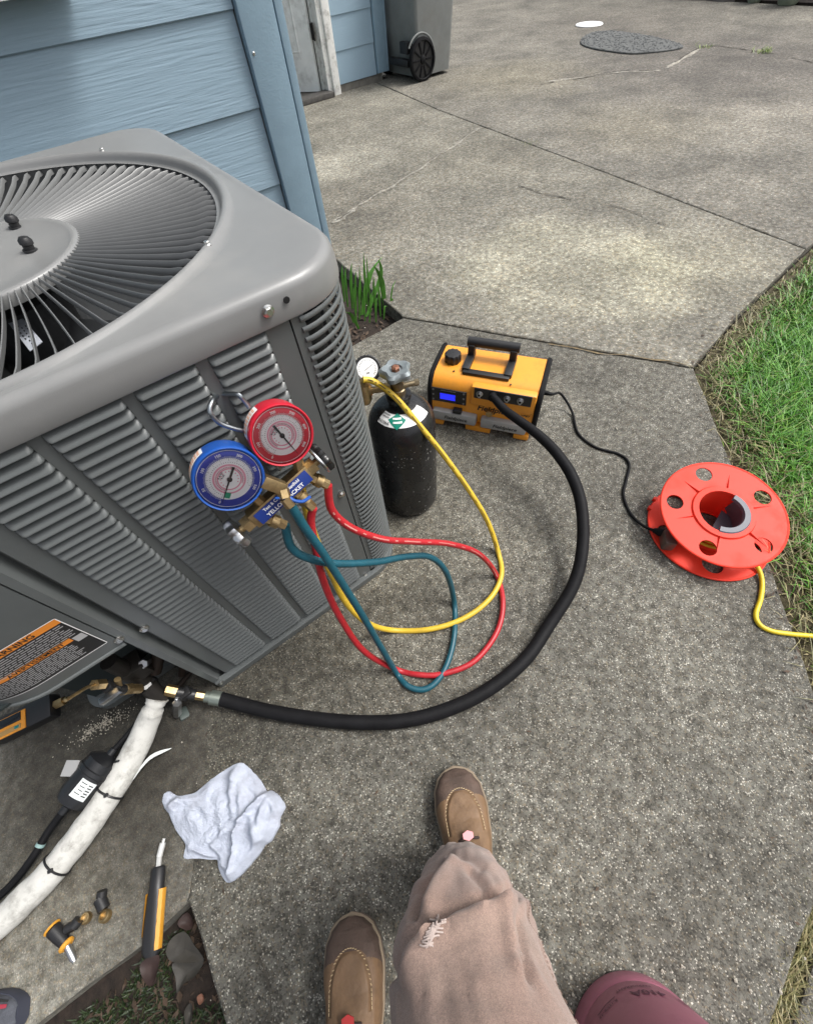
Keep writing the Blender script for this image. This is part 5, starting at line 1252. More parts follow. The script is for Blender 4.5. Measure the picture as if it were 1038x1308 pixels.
wd = thing('cleanout_cover', 'flat round white cover lying on the far driveway behind the mat', 'cover', G(752, 32)); part('disc', MB().lathe([(.155, .003), (.16, .008), (.155, .014), (.14, .015), (.135, .013)], Matrix.Translation(G(752, 32)), n=40), M_white, wd)
def rock(name, label, c, sz, m, seed, cat):
    bm = bmesh.new(); bmesh.ops.create_icosphere(bm, subdivisions=3, radius=1)
    for v in bm.verts:
        d = v.co.normalized(); k = 1 + .22 * noise.noise(d * 1.6 + V((seed, 0, 0))) + .08 * noise.noise(d * 5 + V((seed, 3, 0)))
        v.co = V((d.x * sz[0] * k, d.y * sz[1] * k, max(-.1 * sz[2], d.z * sz[2] * k) + .08 * sz[2])) + V(c)
    bm.verts.index_update(); m_ = MB().add([v.co.copy() for v in bm.verts], [[v.index for v in f.verts] for f in bm.faces]); bm.free()
    return tag(part(name, m_, m, smooth=50), label, cat, 'things along the far edge of the driveway')
rock('edging_stone', 'long flat grey stone at the far edge of the driveway', G(893, -2), (.14, .30, .13), M_stone, 1, 'stone')
rock('edging_stone', 'rounded brown grey stone right of the long flat one', G(925, 0), (.12, .16, .15), M_stone, 4, 'stone')
def pot(c, r, h, label):
    o = thing('planter_pot', label, 'pot', c, 'things along the far edge of the driveway')
    part('bowl', MB().lathe([(r * .6, 0), (r * .75, .02), (r, h * .8), (r * 1.08, h * .82), (r * 1.08, h), (r * .95, h), (r * .9, h * .85)], Matrix.Translation(c), n=28, cap1=False), M_pot, o, smooth=40)
    part('soil', MB().lathe([(r * .92, h * .9), (.001, h * .92)], Matrix.Translation(c), n=28, cap0=False), M_soil, o)
pot(G(962, 3), .10, .28, 'left pale green pot at the far edge of the driveway'); pot(G(1004, 6), .14, .34, 'right pale green pot at the far edge of the driveway')
kb = structure('garden_bed', MB().prism([(8.05, -1), (12, -1), (12, 12), (8.45, 12), (8.2, 4.7), (8.17, 2.9)], -.06, .02), M_soil)
# hedge beyond the drive (dark foliage above the frame, closes the view from other places)
hv = []
for i in range(9000):
    x = 8.75 + RNG.uniform(0, .9); y = RNG.uniform(-1, 12); z = RNG.uniform(.0, 1.6)
    hv.append((x, y, z, .10, .025, RNG.uniform(0, 6.3), RNG.uniform(.2, 1), RNG.uniform(0, 1)))
M_hedge = grass_mat('hedge', (0.012, 0.03, 0.010), (0.035, 0.075, 0.02), (0.07, 0.11, 0.03))
hd = blades('hedge', hv, M_hedge, 'dark leafy hedge beyond the far edge of the driveway', 'hedge')

# ------------------------------------------------------------------ iris clump in the planter
ir = thing('iris_plant', 'clump of upright green iris leaves in the soil pocket behind the unit', 'plant', G(475, 405, -.06))
def leaf(base, tip, w, mid=None, m=M_leaf, bend=.03):
    b0, t0 = V(base), V(tip); mid = V(mid) if mid else b0.lerp(t0, .55) + V((0, 0, bend)); C = crom([b0, mid, t0], 7); n = len(C); L = []
    sd_ = (V((0, 0, H)) - b0).cross(V((0, 0, 1))).normalized()
    for i, p in enumerate(C):
        t = i / (n - 1); ww = w * (.55 + 1.0 * t if t < .45 else (1 - t) / .55 + .02) 
        L.append([p - sd_ * ww, p + V((0, -.0016, 0)), p + sd_ * ww, p + V((0, .0006, 0))])
    return MB().rings(L, cap0=True, cap1=True), m
def soilpt(u, v): return G(u, v, -.06)
def upright(u, v, y): return OY(u, v, y)
lv = [((462, 402), (488, 328), .0085, (472, 352)), ((468, 404), (483, 330), .007, (486, 352)), ((492, 398), (477, 338), .0085, (487, 358)), ((450, 395), (449, 336), .005, None), ((440, 385), (437, 338), .004, None), ((444, 392), (441, 341), .004, None), ((470, 400), (464, 322), .004, None), ((474, 398), (468, 326), .003, None), ((455, 400), (455, 345), .004, None), ((480, 402), (477, 352), .004, None), ((459, 408), (461, 352), .0035, None), ((466, 410), (466, 360), .0035, None), ((486, 404), (484, 365), .004, None), ((452, 412), (445, 398), .006, (449, 402)), ((458, 420), (441, 398), .006, (450, 404)), ((497, 402), (505, 358), .0025, None), ((502, 400), (501, 400 - 18), .003, None), ((507, 404), (508, 398 - 4), .003, None), ((472, 412), (476, 372), .0035, None), ((480, 412), (482, 380), .0035, None), ((463, 398), (459, 340), .003, None), ((455, 410), (452, 365), .0035, None), ((490, 408), (494, 392), .003, None)]
for (b_, t_, w_, md) in lv:
    B0 = soilpt(*b_); T0 = OY(*t_, B0.y); M0 = OY(*md, B0.y + .005) if md else None
    mm, m__ = leaf(B0, T0, w_ * 1.55, M0); part('leaf', mm, M_leaf, ir, smooth=60)
# ------------------------------------------------------------------ soil corner: dead leaves
def dead_leaf(pts, z, m, label, curl=.006):
    P = [G(u, v, z) for u, v in pts]; c = sum(P, V()) / len(P); n = len(P); PP = crom(P, 3, closed=True); rs = []
    for k in (1.0, .7, .4, .08): rs.append([c + (p - c) * k + V((0, 0, curl * (k * k) * (1 + .8 * noise.noise(p * 30)) + .003 * noise.noise(p * 60 * k))) for p in PP])
    m_ = MB().rings(rs, cap1=True); m_.rings([[p - V((0, 0, .0008)) for p in r_] for r_ in rs[::-1]], cap0=True); m_.rings([rs[0], [p - V((0, 0, .0008)) for p in rs[0]]][::-1])
    o = part('dead_leaf', m_, m, smooth=60); return tag(o, label, 'leaf', 'dead leaves in the soil corner')
M_leafgrey = mat('dead_leaf_grey', (.040, .036, .029), .6, var=.3, vscale=25, bump=.4, bscale=90)
dead_leaf([(213, 1215), (222, 1197), (238, 1190), (250, 1207), (262, 1225), (240, 1229), (222, 1228)], -.045, M_leafgrey, 'large grey brown dead leaf in the middle of the soil corner')
dead_leaf([(222, 1230), (245, 1228), (262, 1226), (252, 1245), (236, 1256), (228, 1268), (226, 1248)], -.050, M_leafgrey, 'pointed grey brown dead leaf below the large one')
dead_leaf([(181, 1232), (192, 1222), (204, 1220), (204, 1238), (196, 1258), (184, 1248)], -.040, M_leafred, 'dull red dead leaf under the tip of the yellow tool')
dead_leaf([(228, 1180), (240, 1165), (248, 1175), (244, 1188)], -.05, M_leafred, 'small red dead leaf at the apex of the soil corner')
dead_leaf([(238, 1290), (246, 1280), (248, 1300), (240, 1308)], -.055, M_leafgrey, 'narrow pale dead leaf at the lower end of the soil corner')
dead_leaf([(254, 1272), (260, 1268), (263, 1276), (257, 1282)], -.052, mat('leaf_pinkish', (.24, .12, .08), .6), 'tiny pinkish dead leaf beside the walkway edge', .006)
lt = MB()
for i in range(420):
    u, v = random.uniform(105, 300), random.uniform(1165, 1330); p = G(u, v, -.06)
    if not (-.78 < p.x < -.53 and -.15 < p.y < .14): continue
    a = random.uniform(0, 6.3); l_ = random.uniform(.003, .010); w_ = l_ * random.uniform(.1, .5); d = V((math.cos(a), math.sin(a), 0)); s_ = V((-d.y, d.x, 0)); z_ = V((0, 0, random.uniform(.001, .008)))
    lt.add([p - d * l_ + z_, p - s_ * w_ + V((0, 0, .001)), p + d * l_ + V((0, 0, .002)), p + s_ * w_ + z_], [(0, 1, 2, 3)])
for i in range(160):
    p = G(random.uniform(430, 512), random.uniform(385, 440), -.058); a = random.uniform(0, 6.3); l_ = random.uniform(.005, .02); d = V((math.cos(a), math.sin(a), 0)); s_ = V((-d.y, d.x, 0)) * l_ * .35
    lt.add([p - d * l_, p - s_, p + d * l_ + V((0, 0, .004)), p + s_ + V((0, 0, .004))], [(0, 1, 2, 3)])
for i in range(420):
    sg_ = random.choice(lsegs[:1] + lsegs[-3:] + lsegs[-4:-2]); t = random.random(); a0_ = V((*sg_[0], 0)).lerp(V((*sg_[1], 0)), t); p = a0_ + V((random.gauss(0, .035), random.gauss(0, .035), 0))
    zz_ = .004 if not inpoly(p.x, p.y, lawn) else -.018
    a = random.uniform(0, 6.3); l_ = random.uniform(.002, .010); d = V((math.cos(a), math.sin(a), 0)); s_ = V((-d.y, d.x, 0)) * l_ * random.uniform(.08, .45); p = V((p.x, p.y, zz_))
    lt.add([p - d * l_, p - s_ + V((0, 0, .001)), p + d * l_ + V((0, 0, .002)), p + s_ + V((0, 0, .002))], [(0, 1, 2, 3)])
for i in range(170):
    p = G(random.uniform(240, 1030), random.uniform(60, 1300), .004); 
    if inpoly(p.x, p.y, lawn) or p.y > 4.8 or inpoly(p.x, p.y, [(-.6, .47), (.33, .47), (.33, 1.5), (-.6, 1.5)]): continue
    a = random.uniform(0, 6.3); l_ = random.uniform(.002, .007) * (1 + .2 * p.length); d = V((math.cos(a), math.sin(a), 0)); s_ = V((-d.y, d.x, 0)) * l_ * random.uniform(.08, .4)
    lt.add([p - d * l_, p - s_ + V((0, 0, .001)), p + d * l_ + V((0, 0, .002)), p + s_ + V((0, 0, .001))], [(0, 1, 2, 3)])
tag(part('leaf_litter', lt, mat('litter', (.06, .038, .024), .8, var=.6, vscale=30), smooth=0), 'brown leaf litter on the bare soil', 'leaf litter', kind='stuff')

# ------------------------------------------------------------------ cloth
co = [(50, 370), (58, 330), (75, 303), (105, 296), (140, 322), (185, 328), (240, 318), (290, 305), (330, 275), (370, 240), (410, 205), (450, 178), (530, 125), (590, 95), (630, 85), (670, 108), (710, 150), (750, 190), (790, 245), (818, 295), (850, 288), (880, 305), (905, 325), (935, 370), (952, 412), (930, 460), (912, 500), (912, 545), (885, 600), (850, 660), (800, 695), (770, 750), (720, 810), (670, 870), (620, 920), (580, 950), (540, 966), (510, 950), (485, 910), (462, 850), (455, 800), (400, 796), (340, 790), (270, 788), (212, 787), (216, 730), (222, 680), (185, 630), (150, 580), (125, 520), (98, 455), (70, 420)]
def c2(x, y): return (200 + x / 5.767, 960 + y / 5.767)
cpx = crom([V((*c2(*p), 0)) for p in co], 3, closed=True)
cc = V((*c2(520, 520), 0)); NR = 46
folds = [((600, 110), (575, 300), 40, .013), ((575, 300), (585, 490), 30, .012), ((640, 250), (640, 500), 28, .012), ((480, 330), (510, 560), 45, .009), ((815, 310), (640, 500), 22, .014), ((625, 530), (600, 700), 18, .014), ((600, 700), (560, 930), 20, .012), ((730, 470), (775, 680), 32, .011), ((800, 420), (810, 640), 30, .009), ((880, 330), (920, 480), 26, .010), ((440, 690), (560, 540), 24, .010), ((440, 690), (520, 785), 22, .008), ((100, 430), (200, 335), 26, .013), ((250, 350), (330, 620), 60, .008), ((380, 260), (420, 600), 55, .007), ((225, 690), (420, 775), 20, .009), ((500, 810), (560, 870), 25, .008), ((860, 300), (770, 560), 25, .008)]
flap = [(815, 300), (725, 400), (640, 500), (612, 560), (600, 700), (575, 830), (548, 935)]
def cheight(x, y, edge):
    h = .002
    for (a, b, w, amp) in folds:
        ax_, ay_ = a; bx_, by_ = b; vx, vy = bx_ - ax_, by_ - ay_; t = max(0, min(1, ((x - ax_) * vx + (y - ay_) * vy) / (vx * vx + vy * vy)))
        d = math.hypot(x - ax_ - vx * t, y - ay_ - vy * t); h += 1.5 * amp * math.exp(-(d / w) ** 2) * (1 - .5 * abs(2 * t - 1))
    # the right hand flap lies on top
    best = 1e9; sgn = 0
    for a, b in zip(flap[:-1], flap[1:]):
        vx, vy = b[0] - a[0], b[1] - a[1]; t = max(0, min(1, ((x - a[0]) * vx + (y - a[1]) * vy) / (vx * vx + vy * vy))); d = math.hypot(x - a[0] - vx * t, y - a[1] - vy * t)
        if d < best: best = d; sgn = (vx * (y - a[1]) - vy * (x - a[0]))
    s_ = -best if sgn > 0 else best
    s_ = max(-1, min(1, s_ / 10)); h += .016 * (s_ * .5 + .5)
    s2_ = max(0, min(1, (680 + (x - 215) * .55 - y) / 12)) if x < 460 else 1; h += .004 * s2_
    h += .005 * (noise.noise(V((x / 90, y / 90, 0))) + .5 * noise.noise(V((x / 35, y / 35, 2)))) + .0022 * noise.noise(V((x / 12, y / 12, 5))) + .0012 * noise.noise(V((x / 4, y / 4, 8)))
    return max(.0018, h * min(1, edge * 5 + .3))
rs = []
for k in range(NR + 1):
    t = 1 - k / NR * .995; row = []
    for p in cpx:
        q = cc + (p - cc) * t; x, y = (q.x - 200) * 5.767, (q.y - 960) * 5.767
        e = 1 - t; jit = (1 + .012 * noise.noise(p * 3.0)) if k == 0 else 1
        q = cc + (p - cc) * t * jit
        g_ = G(q.x, q.y, 0); g_.z = .003 + cheight(x, y, e); g_ = V((g_.x, g_.y, g_.z)); row.append(g_)
    rs.append(row)
m_ = MB().rings([[V((p.x, p.y, .0008)) for p in rs[0]]] + rs, cap1=True)
tag(part('cleaning_cloth', m_, M_cloth, smooth=80), 'crumpled pale blue grey terry cloth lying on the concrete', 'cloth')

# ------------------------------------------------------------------ loose tools
A, B_ = G(203, 1102, .012), G(193, 1222, .012); dx_ = (B_ - A).normalized(); Mt = frame(A, dx_, V((0, 0, 1)).cross(dx_), V((0, 0, 1))); LT = (B_ - A).length
tl_ = thing('probe_tool', 'black and yellow pen shaped probe tool with a steel tip', 'tool', A)
tsec = lambda x, w, h: [Mt @ V((x, w * math.cos(t), h * math.sin(t))) for t in [2 * PI * j / 16 for j in range(16)]]
part('handle', MB().rings([tsec(*q_) for q_ in ((.006, .010, .009), (.010, .0135, .011), (.038, .0135, .012), (.05, .0165, .012), (.10, .0185, .012), (LT - .03, .0185, .012), (LT - .008, .018, .011), (LT, .012, .008))], cap0=True, cap1=True), M_black, tl_, smooth=50)
M_gripy = mat('grip_yellow', (.62, .29, .03), .5, var=.1, vscale=30)
sg = []
for x in np.linspace(.042, LT - .008, 12):
    sg.append([Mt @ V((x, y, z)) for y, z in ((.009, .0095), (.0115 + .0006 * math.sin(x * 300), .0125), (.0175, .010), (.0195, .002), (.018, -.002))])
sgo = part('side_grip', MB().rings(sg, close=False), M_gripy, tl_, smooth=40)
part('side_grip', MB().rings([[Mt @ V((x, -y, z)) for y, z in ((.0178, .006), (.0195, .002), (.018, -.004))] for x in np.linspace(.045, LT - .03, 8)], close=False), M_gripy, tl_, smooth=40)
m_ = MB().box(Mt @ V((-.003, 0, 0)), (.020, .008, .006), Mt.to_3x3(), bev=.001); part('shaft', m_, mat('bright_steel', (.6, .6, .58), .35, metal=.3), tl_)
tipd = (G(208, 1078, .014) - G(203, 1097, .012)).normalized(); p0 = G(203.5, 1094, .013)
m_ = MB(); cyl(m_, p0, p0 + tipd * .022, .0058, 12); cyl(m_, p0 + tipd * .021, p0 + tipd * .029, .003, 10); part('tip', m_, mat('bright_steel', (.6, .6, .58), .35, metal=.3), tl_)
# brass caps and black nubs
def cap_(px, r, h, m, label, name='flare_nut', tilt=(0, 0, 1)):
    c = G(*px); o = thing(name, label, 'nut', c, None)
    part('shell', MB().lathe([(r * .95, 0), (r, .001), (r, h * .8), (r * .85, h), (r * .6, h), (r * .58, h * .5), (.0001, h * .45)], axm(c + V((0, 0, .001)), tilt), n=22), m, o, smooth=35); return o
cap_((112, 1173), .0095, .012, M_brass, 'dull brass flare nut nearer the black valve tool', tilt=(.2, .1, 1))
cap_((137, 1171), .0105, .012, M_brass, 'shiny brass flare nut below the black plastic elbow', tilt=(.1, .3, 1))
n0, n1 = G(127, 1148, .012), G(133, 1162, .010); o = thing('plastic_elbow', 'small black plastic elbow lying above the brass caps', 'cap', G(130, 1156)); m_ = MB(); cyl(m_, n0, n1, .0105, 16); cyl(m_, n0 + V((.004, 0, .0)), n0 + V((.009, .008, .002)), .009, 12); part('shell', m_, M_black, o)
c0 = G(80, 1190, .018)
vt = thing('valve_core_tool', 'black valve core tool with amber rings and a steel tip', 'tool', G(80, 1190))
f1, f2, f3 = G(67, 1186, .022), G(84, 1206, .018), G(94, 1226, .010)
dmn = (f2 - f1).normalized(); m_ = MB(); m_.lathe([(.008, -.003), (.0125, .004), (.0115, .02), (.009, (f2 - f1).length)], axm(f1, dmn), n=20); cyl(m_, G(84, 1188, .018), G(99, 1180, .016), .0085, 14); cyl(m_, G(94, 1184, .017), G(101, 1175, .016), .0095, 12)
part('body', m_, M_black, vt)
m_ = MB().lathe([(.010, -.002), (.0125, 0), (.0125, .004), (.010, .006)], axm(f2, dmn), n=24); part('ring', m_, M_gripy, vt)
m_ = MB().tube([f1 + (axm(f1, dmn).to_3x3() @ V((.0120 * math.cos(t), .0120 * math.sin(t), -.001))) for t in np.linspace(0, 2 * PI, 24, endpoint=False)], .0022, 8, closed=True); part('ring', m_, M_gripy, vt)
m_ = MB(); cyl(m_, f2, f3, .0058, 12); cyl(m_, f3 - (f3 - f2) * .25, f3 + (f3 - f2) * .12, .0042, 12); part('tip', m_, M_steel, vt)

# ------------------------------------------------------------------ pink refrigerant cylinder
PC = V((.0108, -.4817, 0)); PR = .1150
pcy = thing('refrigerant_cylinder', 'dull pink refrigerant cylinder with printed lettering at the bottom edge', 'gas cylinder', PC)
prof = [(PR * .90, 0), (PR * .98, .002), (PR * 1.0, .008), (PR * 1.0, .045), (PR * .985, .048), (PR * .992, .052), (PR * 1.0, .058), (PR * 1.01, .20)]
for k in range(1, 9):
    a = PI / 2 * k / 9; prof.append((.03 + (PR - .03) * math.cos(a), .20 + .10 * math.sin(a)))
prof += [(.03, .305), (.0255, .306), (.0255, .315)]
Pm = Matrix.Translation(PC)
part('shell', MB().lathe(prof, Pm, n=96), M_purple, pcy, smooth=40)
part('valve', MB().lathe([(.012, .31), (.012, .335), (.022, .337), (.022, .347), (.01, .349)], Pm, n=24), M_brass, pcy)
part('collar', MB().lathe([(.055, .29), (.060, .36), (.058, .375), (.056, .36), (.052, .29)], Pm, n=40, cap0=False, cap1=False), M_purple, pcy, smooth=40)
PA = math.atan2(-PC.y, -PC.x)
def pct(s, size, a, z, sx=1.0):
    t = text_mb(s, size, None, sx=sx); part('lettering', MB().add([PC + V(((PR + .0016) * math.cos(a + v.x / PR), (PR + .0016) * math.sin(a + v.x / PR), z + v.y)) for v in t.v], t.f), M_print, pcy, smooth=0)
M_print = mat('print_dark_purple', (.09, .02, .05), .5)
pct('Freon', .026, PA - 1.30, .104, .9); pct('410A', .026, PA - .68, .104, .9); pct('REFRIGERANT', .009, PA - .55, .080); pct('R-125/R-32', .008, PA - .10, .100)
bxp = MB()
for (a_, z_, wa, hz) in ((PA - .10, .090, .16, .001),):
    bxp.add([PC + V(((PR + .0016) * math.cos(a_ + s_ * wa), (PR + .0016) * math.sin(a_ + s_ * wa), z_ + t_ * hz)) for s_, t_ in ((-1, -1), (0, -1), (1, -1), (1, 1), (0, 1), (-1, 1))], [(0, 1, 4, 5), (1, 2, 3, 4)])
part('print_frame', bxp, M_print, pcy, smooth=0)

# ------------------------------------------------------------------ person: boots and trousers seen from above
FW = V((.50, .866, 0)).normalized(); SD = V((FW.y, -FW.x, 0))      # facing, right hand side
person = thing('person', 'person standing in worn tan trousers and brown moc toe boots', 'person', (-.2, -.25, 0))
def boot(toe, fw, parent, tagcol):
    fw = V(fw).normalized(); sd_ = V((fw.y, -fw.x, 0)); L = .295; heel = V((toe.x, toe.y, 0)) - fw * L; M = frame(heel, fw, sd_ * -1, V((0, 0, 1)))
    def width(s): return 1.08 * width0(s)
    def width0(s):   # half width of the sole at s 0..1
        pts_ = [(0, 0), (.03, .022), (.12, .034), (.3, .034), (.45, .036), (.62, .045), (.76, .049), (.87, .045), (.94, .035), (.98, .021), (1, 0)]
        for (a, b), (c, d) in zip(pts_[:-1], pts_[1:]):
            if s <= c: t = (s - a) / (c - a); t = t * t * (3 - 2 * t) if 0 < a < .9 else math.sqrt(t) if a == 0 else t; return b + (d - b) * t
        return 0
    ss = [0, .01, .03, .07, .12, .2, .3, .4, .5, .6, .68, .76, .82, .87, .91, .94, .965, .985, .995, 1]
    outl = [(s * L, width(s)) for s in ss] + [(s * L, -width(s)) for s in ss[-2:0:-1]]
    for nm, z0, z1, k, m in (('sole', .0, .024, 1.0, M_sole), ('welt', .0243, .029, 1.03, mat('boot_welt', (.23, .18, .125), .7))):
        cx_ = L * .55; part(nm, MB().rings([[M @ V((cx_ + (x - cx_) * k * f, y * k * f, z)) for x, y in outl] for z, f in ((z0, .98), (z0 + .002, 1), (z1 - .002, 1), (z1, .985))], cap0=True, cap1=True), m, parent, smooth=40)
    # upper loft
    def height(s):
        pts_ = [(0, .12), (.3, .13), (.42, .122), (.5, .105), (.6, .086), (.7, .073), (.8, .066), (.88, .060), (.94, .052), (.975, .043), (1, .033)]
        for (a, b), (c, d) in zip(pts_[:-1], pts_[1:]):
            if s <= c: return b + (d - b) * (s - a) / (c - a)
        return .033
    rings_ = []; SS = np.concatenate([np.linspace(0.02, .6, 24), np.linspace(.61, .9, 60), np.linspace(.905, .995, 30)]); NA = 81
    for s in SS:
        w = max(.004, width(s) * .97); h = height(s) - .028; row = []
        for j in range(NA):
            a = PI * j / (NA - 1); y = w * math.copysign(abs(math.cos(a)) ** .55, math.cos(a)); z = .028 + h * abs(math.sin(a)) ** .78
            # moc seam groove
            row.append([s * L, y, z])
        rings_.append(row)
    def uline(s, y):    # positive inside the U panel
        c = .66; hw = .034
        if s < .86 * 1 and s > .3: 
            ex_ = max(0, (s - .70)) / .165
            return hw * math.sqrt(max(0, 1 - ex_ * ex_)) - abs(y) if s > .70 else hw - abs(y)
        return -.02
    mats_ = []
    for row in rings_:
        for p in row:
            s = p[0] / L; u = uline(s, p[1])
            if .42 < s < .9: p[2] += .0030 * max(0, min(1, u / .004)) - .0022 * math.exp(-(u / .0022) ** 2)
            p[2] += .0016 * noise.noise(V(p) * 45)
    me_ = MB().rings([[M @ V(p) for p in row] for row in rings_], close=False)
    # toe cap faces dark
    mi = []
    for i in range(len(rings_) - 1):
        for j in range(NA - 1):
            s = rings_[i][j][0] / L; y = rings_[i][j][1]; a_ = j / (NA - 1); z_ = rings_[i][j][2]
            mi.append(1 if (uline(s, y) < -.0065 and s > .70 + .12 * (z_ / .06)) or (s > .885) else 0)
    me_.m = mi
    part('upper', me_, [M_leather, M_leatherd], parent, smooth=60)
    part('toe_closure', MB().lathe([(.001, 0), (.001, .001)], M, n=4), M_leatherd, parent) if False else None
    # stitches round the U
    st_ = MB(); path_ = []
    for s in np.linspace(.50, .70, 14): path_.append((s, .034))
    for t in np.linspace(0, PI, 26)[1:-1]: path_.append((.70 + .165 * math.sin(t), .034 * math.cos(t)))
    for s in np.linspace(.70, .50, 14): path_.append((s, -.034))
    def surf(s, y):
        w = max(.004, width(s) * .97); h = height(s) - .028; c_ = min(1, (abs(y) / w) ** (1 / .55)); a = math.acos(c_); return .028 + h * abs(math.sin(a)) ** .78
    for s, y in path_:
        for dd_ in (.0,):
            yy = y * (1.03 + dd_) ; st_.box(M @ V((s * L + (.003 if s > .8 else 0), yy, surf(s, yy) + .0006)), (.0034, .0011, .0012), M.to_3x3() @ Matrix.Rotation(math.atan2(y, (s - .7) + 1e-4) + PI / 2 if s > .70 else 0, 3, 'Z'))
    tag(part('stitching', st_, mat('stitch_cream', (.50, .38, .22), .8), parent, smooth=0), kind='stuff')
    # tongue, laces, eyelets, tag
    tng = MB().rings([[M @ V((s * L, y, height(s) + .004 + (.0 if abs(y) < .012 else -.004))) for y in (-.018, -.009, 0, .009, .018)] for s in np.linspace(.36, .64, 8)], close=False)
    part('tongue', tng, M_leather, parent, smooth=60)
    lc = MB()
    for k, s in enumerate((.605, .55, .49, .43)):
        h = height(s) + .006
        lc.tube(crom([M @ V((s * L - .004, -.030, h - .018)), M @ V((s * L, -.014, h)), M @ V((s * L + .003, 0, h + .003)), M @ V((s * L, .014, h)), M @ V((s * L - .004, .030, h - .018))], 4), .0023, 8)
        if k < 3: lc.tube(crom([M @ V((s * L, .022, h - .008)), M @ V((s * L - .008, 0, h + .004)), M @ V((s * L - .018, -.022, h - .004))], 4), .0021, 8)
    part('laces', lc, mat('lace_dark', (.03, .018, .015), .8), parent)
    for sgn_ in (-1, 1):
        fl_ = MB().rings([[M @ V((s * L, sgn_ * y, surf(s, y * sgn_) + .0035)) for y in (.019, .027, .036)] for s in np.linspace(.38, .63, 8)], close=False); part('eyelet_flap', fl_, M_leather, parent, smooth=60)
    hx = [(0.0110 * math.cos(t), .0078 * math.sin(t)) for t in [PI / 6 + k * PI / 3 for k in range(6)]]
    h = height(.62) + .013; part('lace_tag', MB().rings([[M @ V((.625 * L + b, a, h + z)) for a, b in hx] for z in (0, .002)], cap0=True, cap1=True), tagcol, parent, smooth=0)
t1 = G(579, 981, .02); t2 = G(450, 1167, .02)
b1 = thing('boot', 'x', 'x') ; bpy.data.objects.remove(b1)
boot(V((t1.x, t1.y, 0)), V((.47, .88, 0)), person, mat('tag_pink', (.75, .32, .34), .5))
boot(V((t2.x, t2.y, 0)), V((.50, .866, 0)), person, mat('tag_red', (.40, .03, .03), .5))
# trousers: one continuous garment, two legs meeting at the hips
def leg_rings(cs):
    out = []
    C = [V(c[:3]) for c in cs]; Rr = [c[3] for c in cs]
    CC = crom(C, 16); n = len(CC)
    for i, c in enumerate(CC):
        t = i / 16; k = min(int(t), len(Rr) - 2); f = t - k; f = f * f * (3 - 2 * f); r = Rr[k] + (Rr[k + 1] - Rr[k]) * f
        tn = (CC[min(i + 1, n - 1)] - CC[max(i - 1, 0)]).normalized(); x = SD - tn * SD.dot(tn); x.normalize(); y = tn.cross(x)
        out.append((c, x, y, r, i / (n - 1)))
    return out
PLEATS = [([(540, 1184), (575, 1164), (612, 1154), (650, 1140)], -.0085, 6), ([(556, 1196), (592, 1178), (630, 1166), (658, 1160)], .0085, 11),
          ([(528, 1172), (540, 1135), (560, 1102)], -.0075, 6), ([(548, 1160), (560, 1128), (578, 1100)], .0065, 9),
          ([(498, 1248), (520, 1212), (540, 1186)], -.0075, 6), ([(516, 1250), (536, 1218), (550, 1204)], .006, 9),
          ([(655, 1150), (664, 1190), (676, 1250)], -.006, 4), ([(642, 1165), (650, 1200), (662, 1245)], .005, 8),
          ([(590, 1235), (625, 1222), (660, 1218)], -.0035, 7), ([(540, 1275), (590, 1268), (640, 1282)], -.003, 9), ([(600, 1112), (618, 1130), (626, 1150)], -.005, 5), ([(575, 1092), (600, 1098), (615, 1110)], -.004, 5)]
def leg(cs, seed, knee_i):
    R_ = leg_rings(cs); NA = 128; rows = []
    for (c, x, y, r, t) in R_:
        row = []
        for j in range(NA):
            a = 2 * PI * j / NA; d = x * math.cos(a) + y * math.sin(a)
            p = c + d * r
            # canvas folds: broad slack, slanting pleats, sharp creases round shin and knee
            ca_, sa_ = math.cos(a), math.sin(a)
            w = .007 * noise.noise(V((ca_ * 1.3, sa_ * 1.3, c.z * 7 + seed)))
            q1 = c.z * 11 + 1.1 * math.sin(a + seed) + 1.6 * noise.noise(V((ca_ * 1.2, sa_ * 1.2, c.z * 4 + seed + 9)))
            amp = .5 + .5 * noise.noise(V((ca_ * 1.5, sa_ * 1.5, c.z * 6 + seed + 20)))
            tri = abs((q1 % 1.0) - .5) * 2
            w += .0045 * max(0, amp) * (tri ** 1.6 - .5)
            q2 = a * 2.2 + c.z * 16 + 1.2 * noise.noise(V((ca_, sa_, c.z * 9 + seed)))
            w += .0045 * max(0, noise.noise(V((ca_ * 2, sa_ * 2, c.z * 5 - seed)))) * (abs((q2 % 1.0) - .5) * 2)
            w += .0016 * noise.noise(V((ca_ * 7, sa_ * 7, c.z * 30 + seed)))
            w -= .0035 * math.exp(-((a - .35) / .025) ** 2)
            if seed < 5:
                uv = ppx(p)
                for (pl_, amp_, w_) in PLEATS:
                    b_ = 1e9
                    for (ax_, ay_), (bx_, by_) in zip(pl_[:-1], pl_[1:]):
                        vx, vy = bx_ - ax_, by_ - ay_; tt = max(0, min(1, ((uv[0] - ax_) * vx + (uv[1] - ay_) * vy) / (vx * vx + vy * vy)))
                        b_ = min(b_, math.hypot(uv[0] - ax_ - vx * tt, uv[1] - ay_ - vy * tt))
                    if b_ < 3 * w_: w += 1.3 * amp_ * math.exp(-(b_ / w_) ** 2)
            row.append(p + d * w)
        rows.append(row)
    return rows
def gz_(u, v, z): p = G(u, v, z); return (p.x, p.y, z)
hipR = V((-.135, -.40, .86)); hipL = V((-.325, -.29, .86))
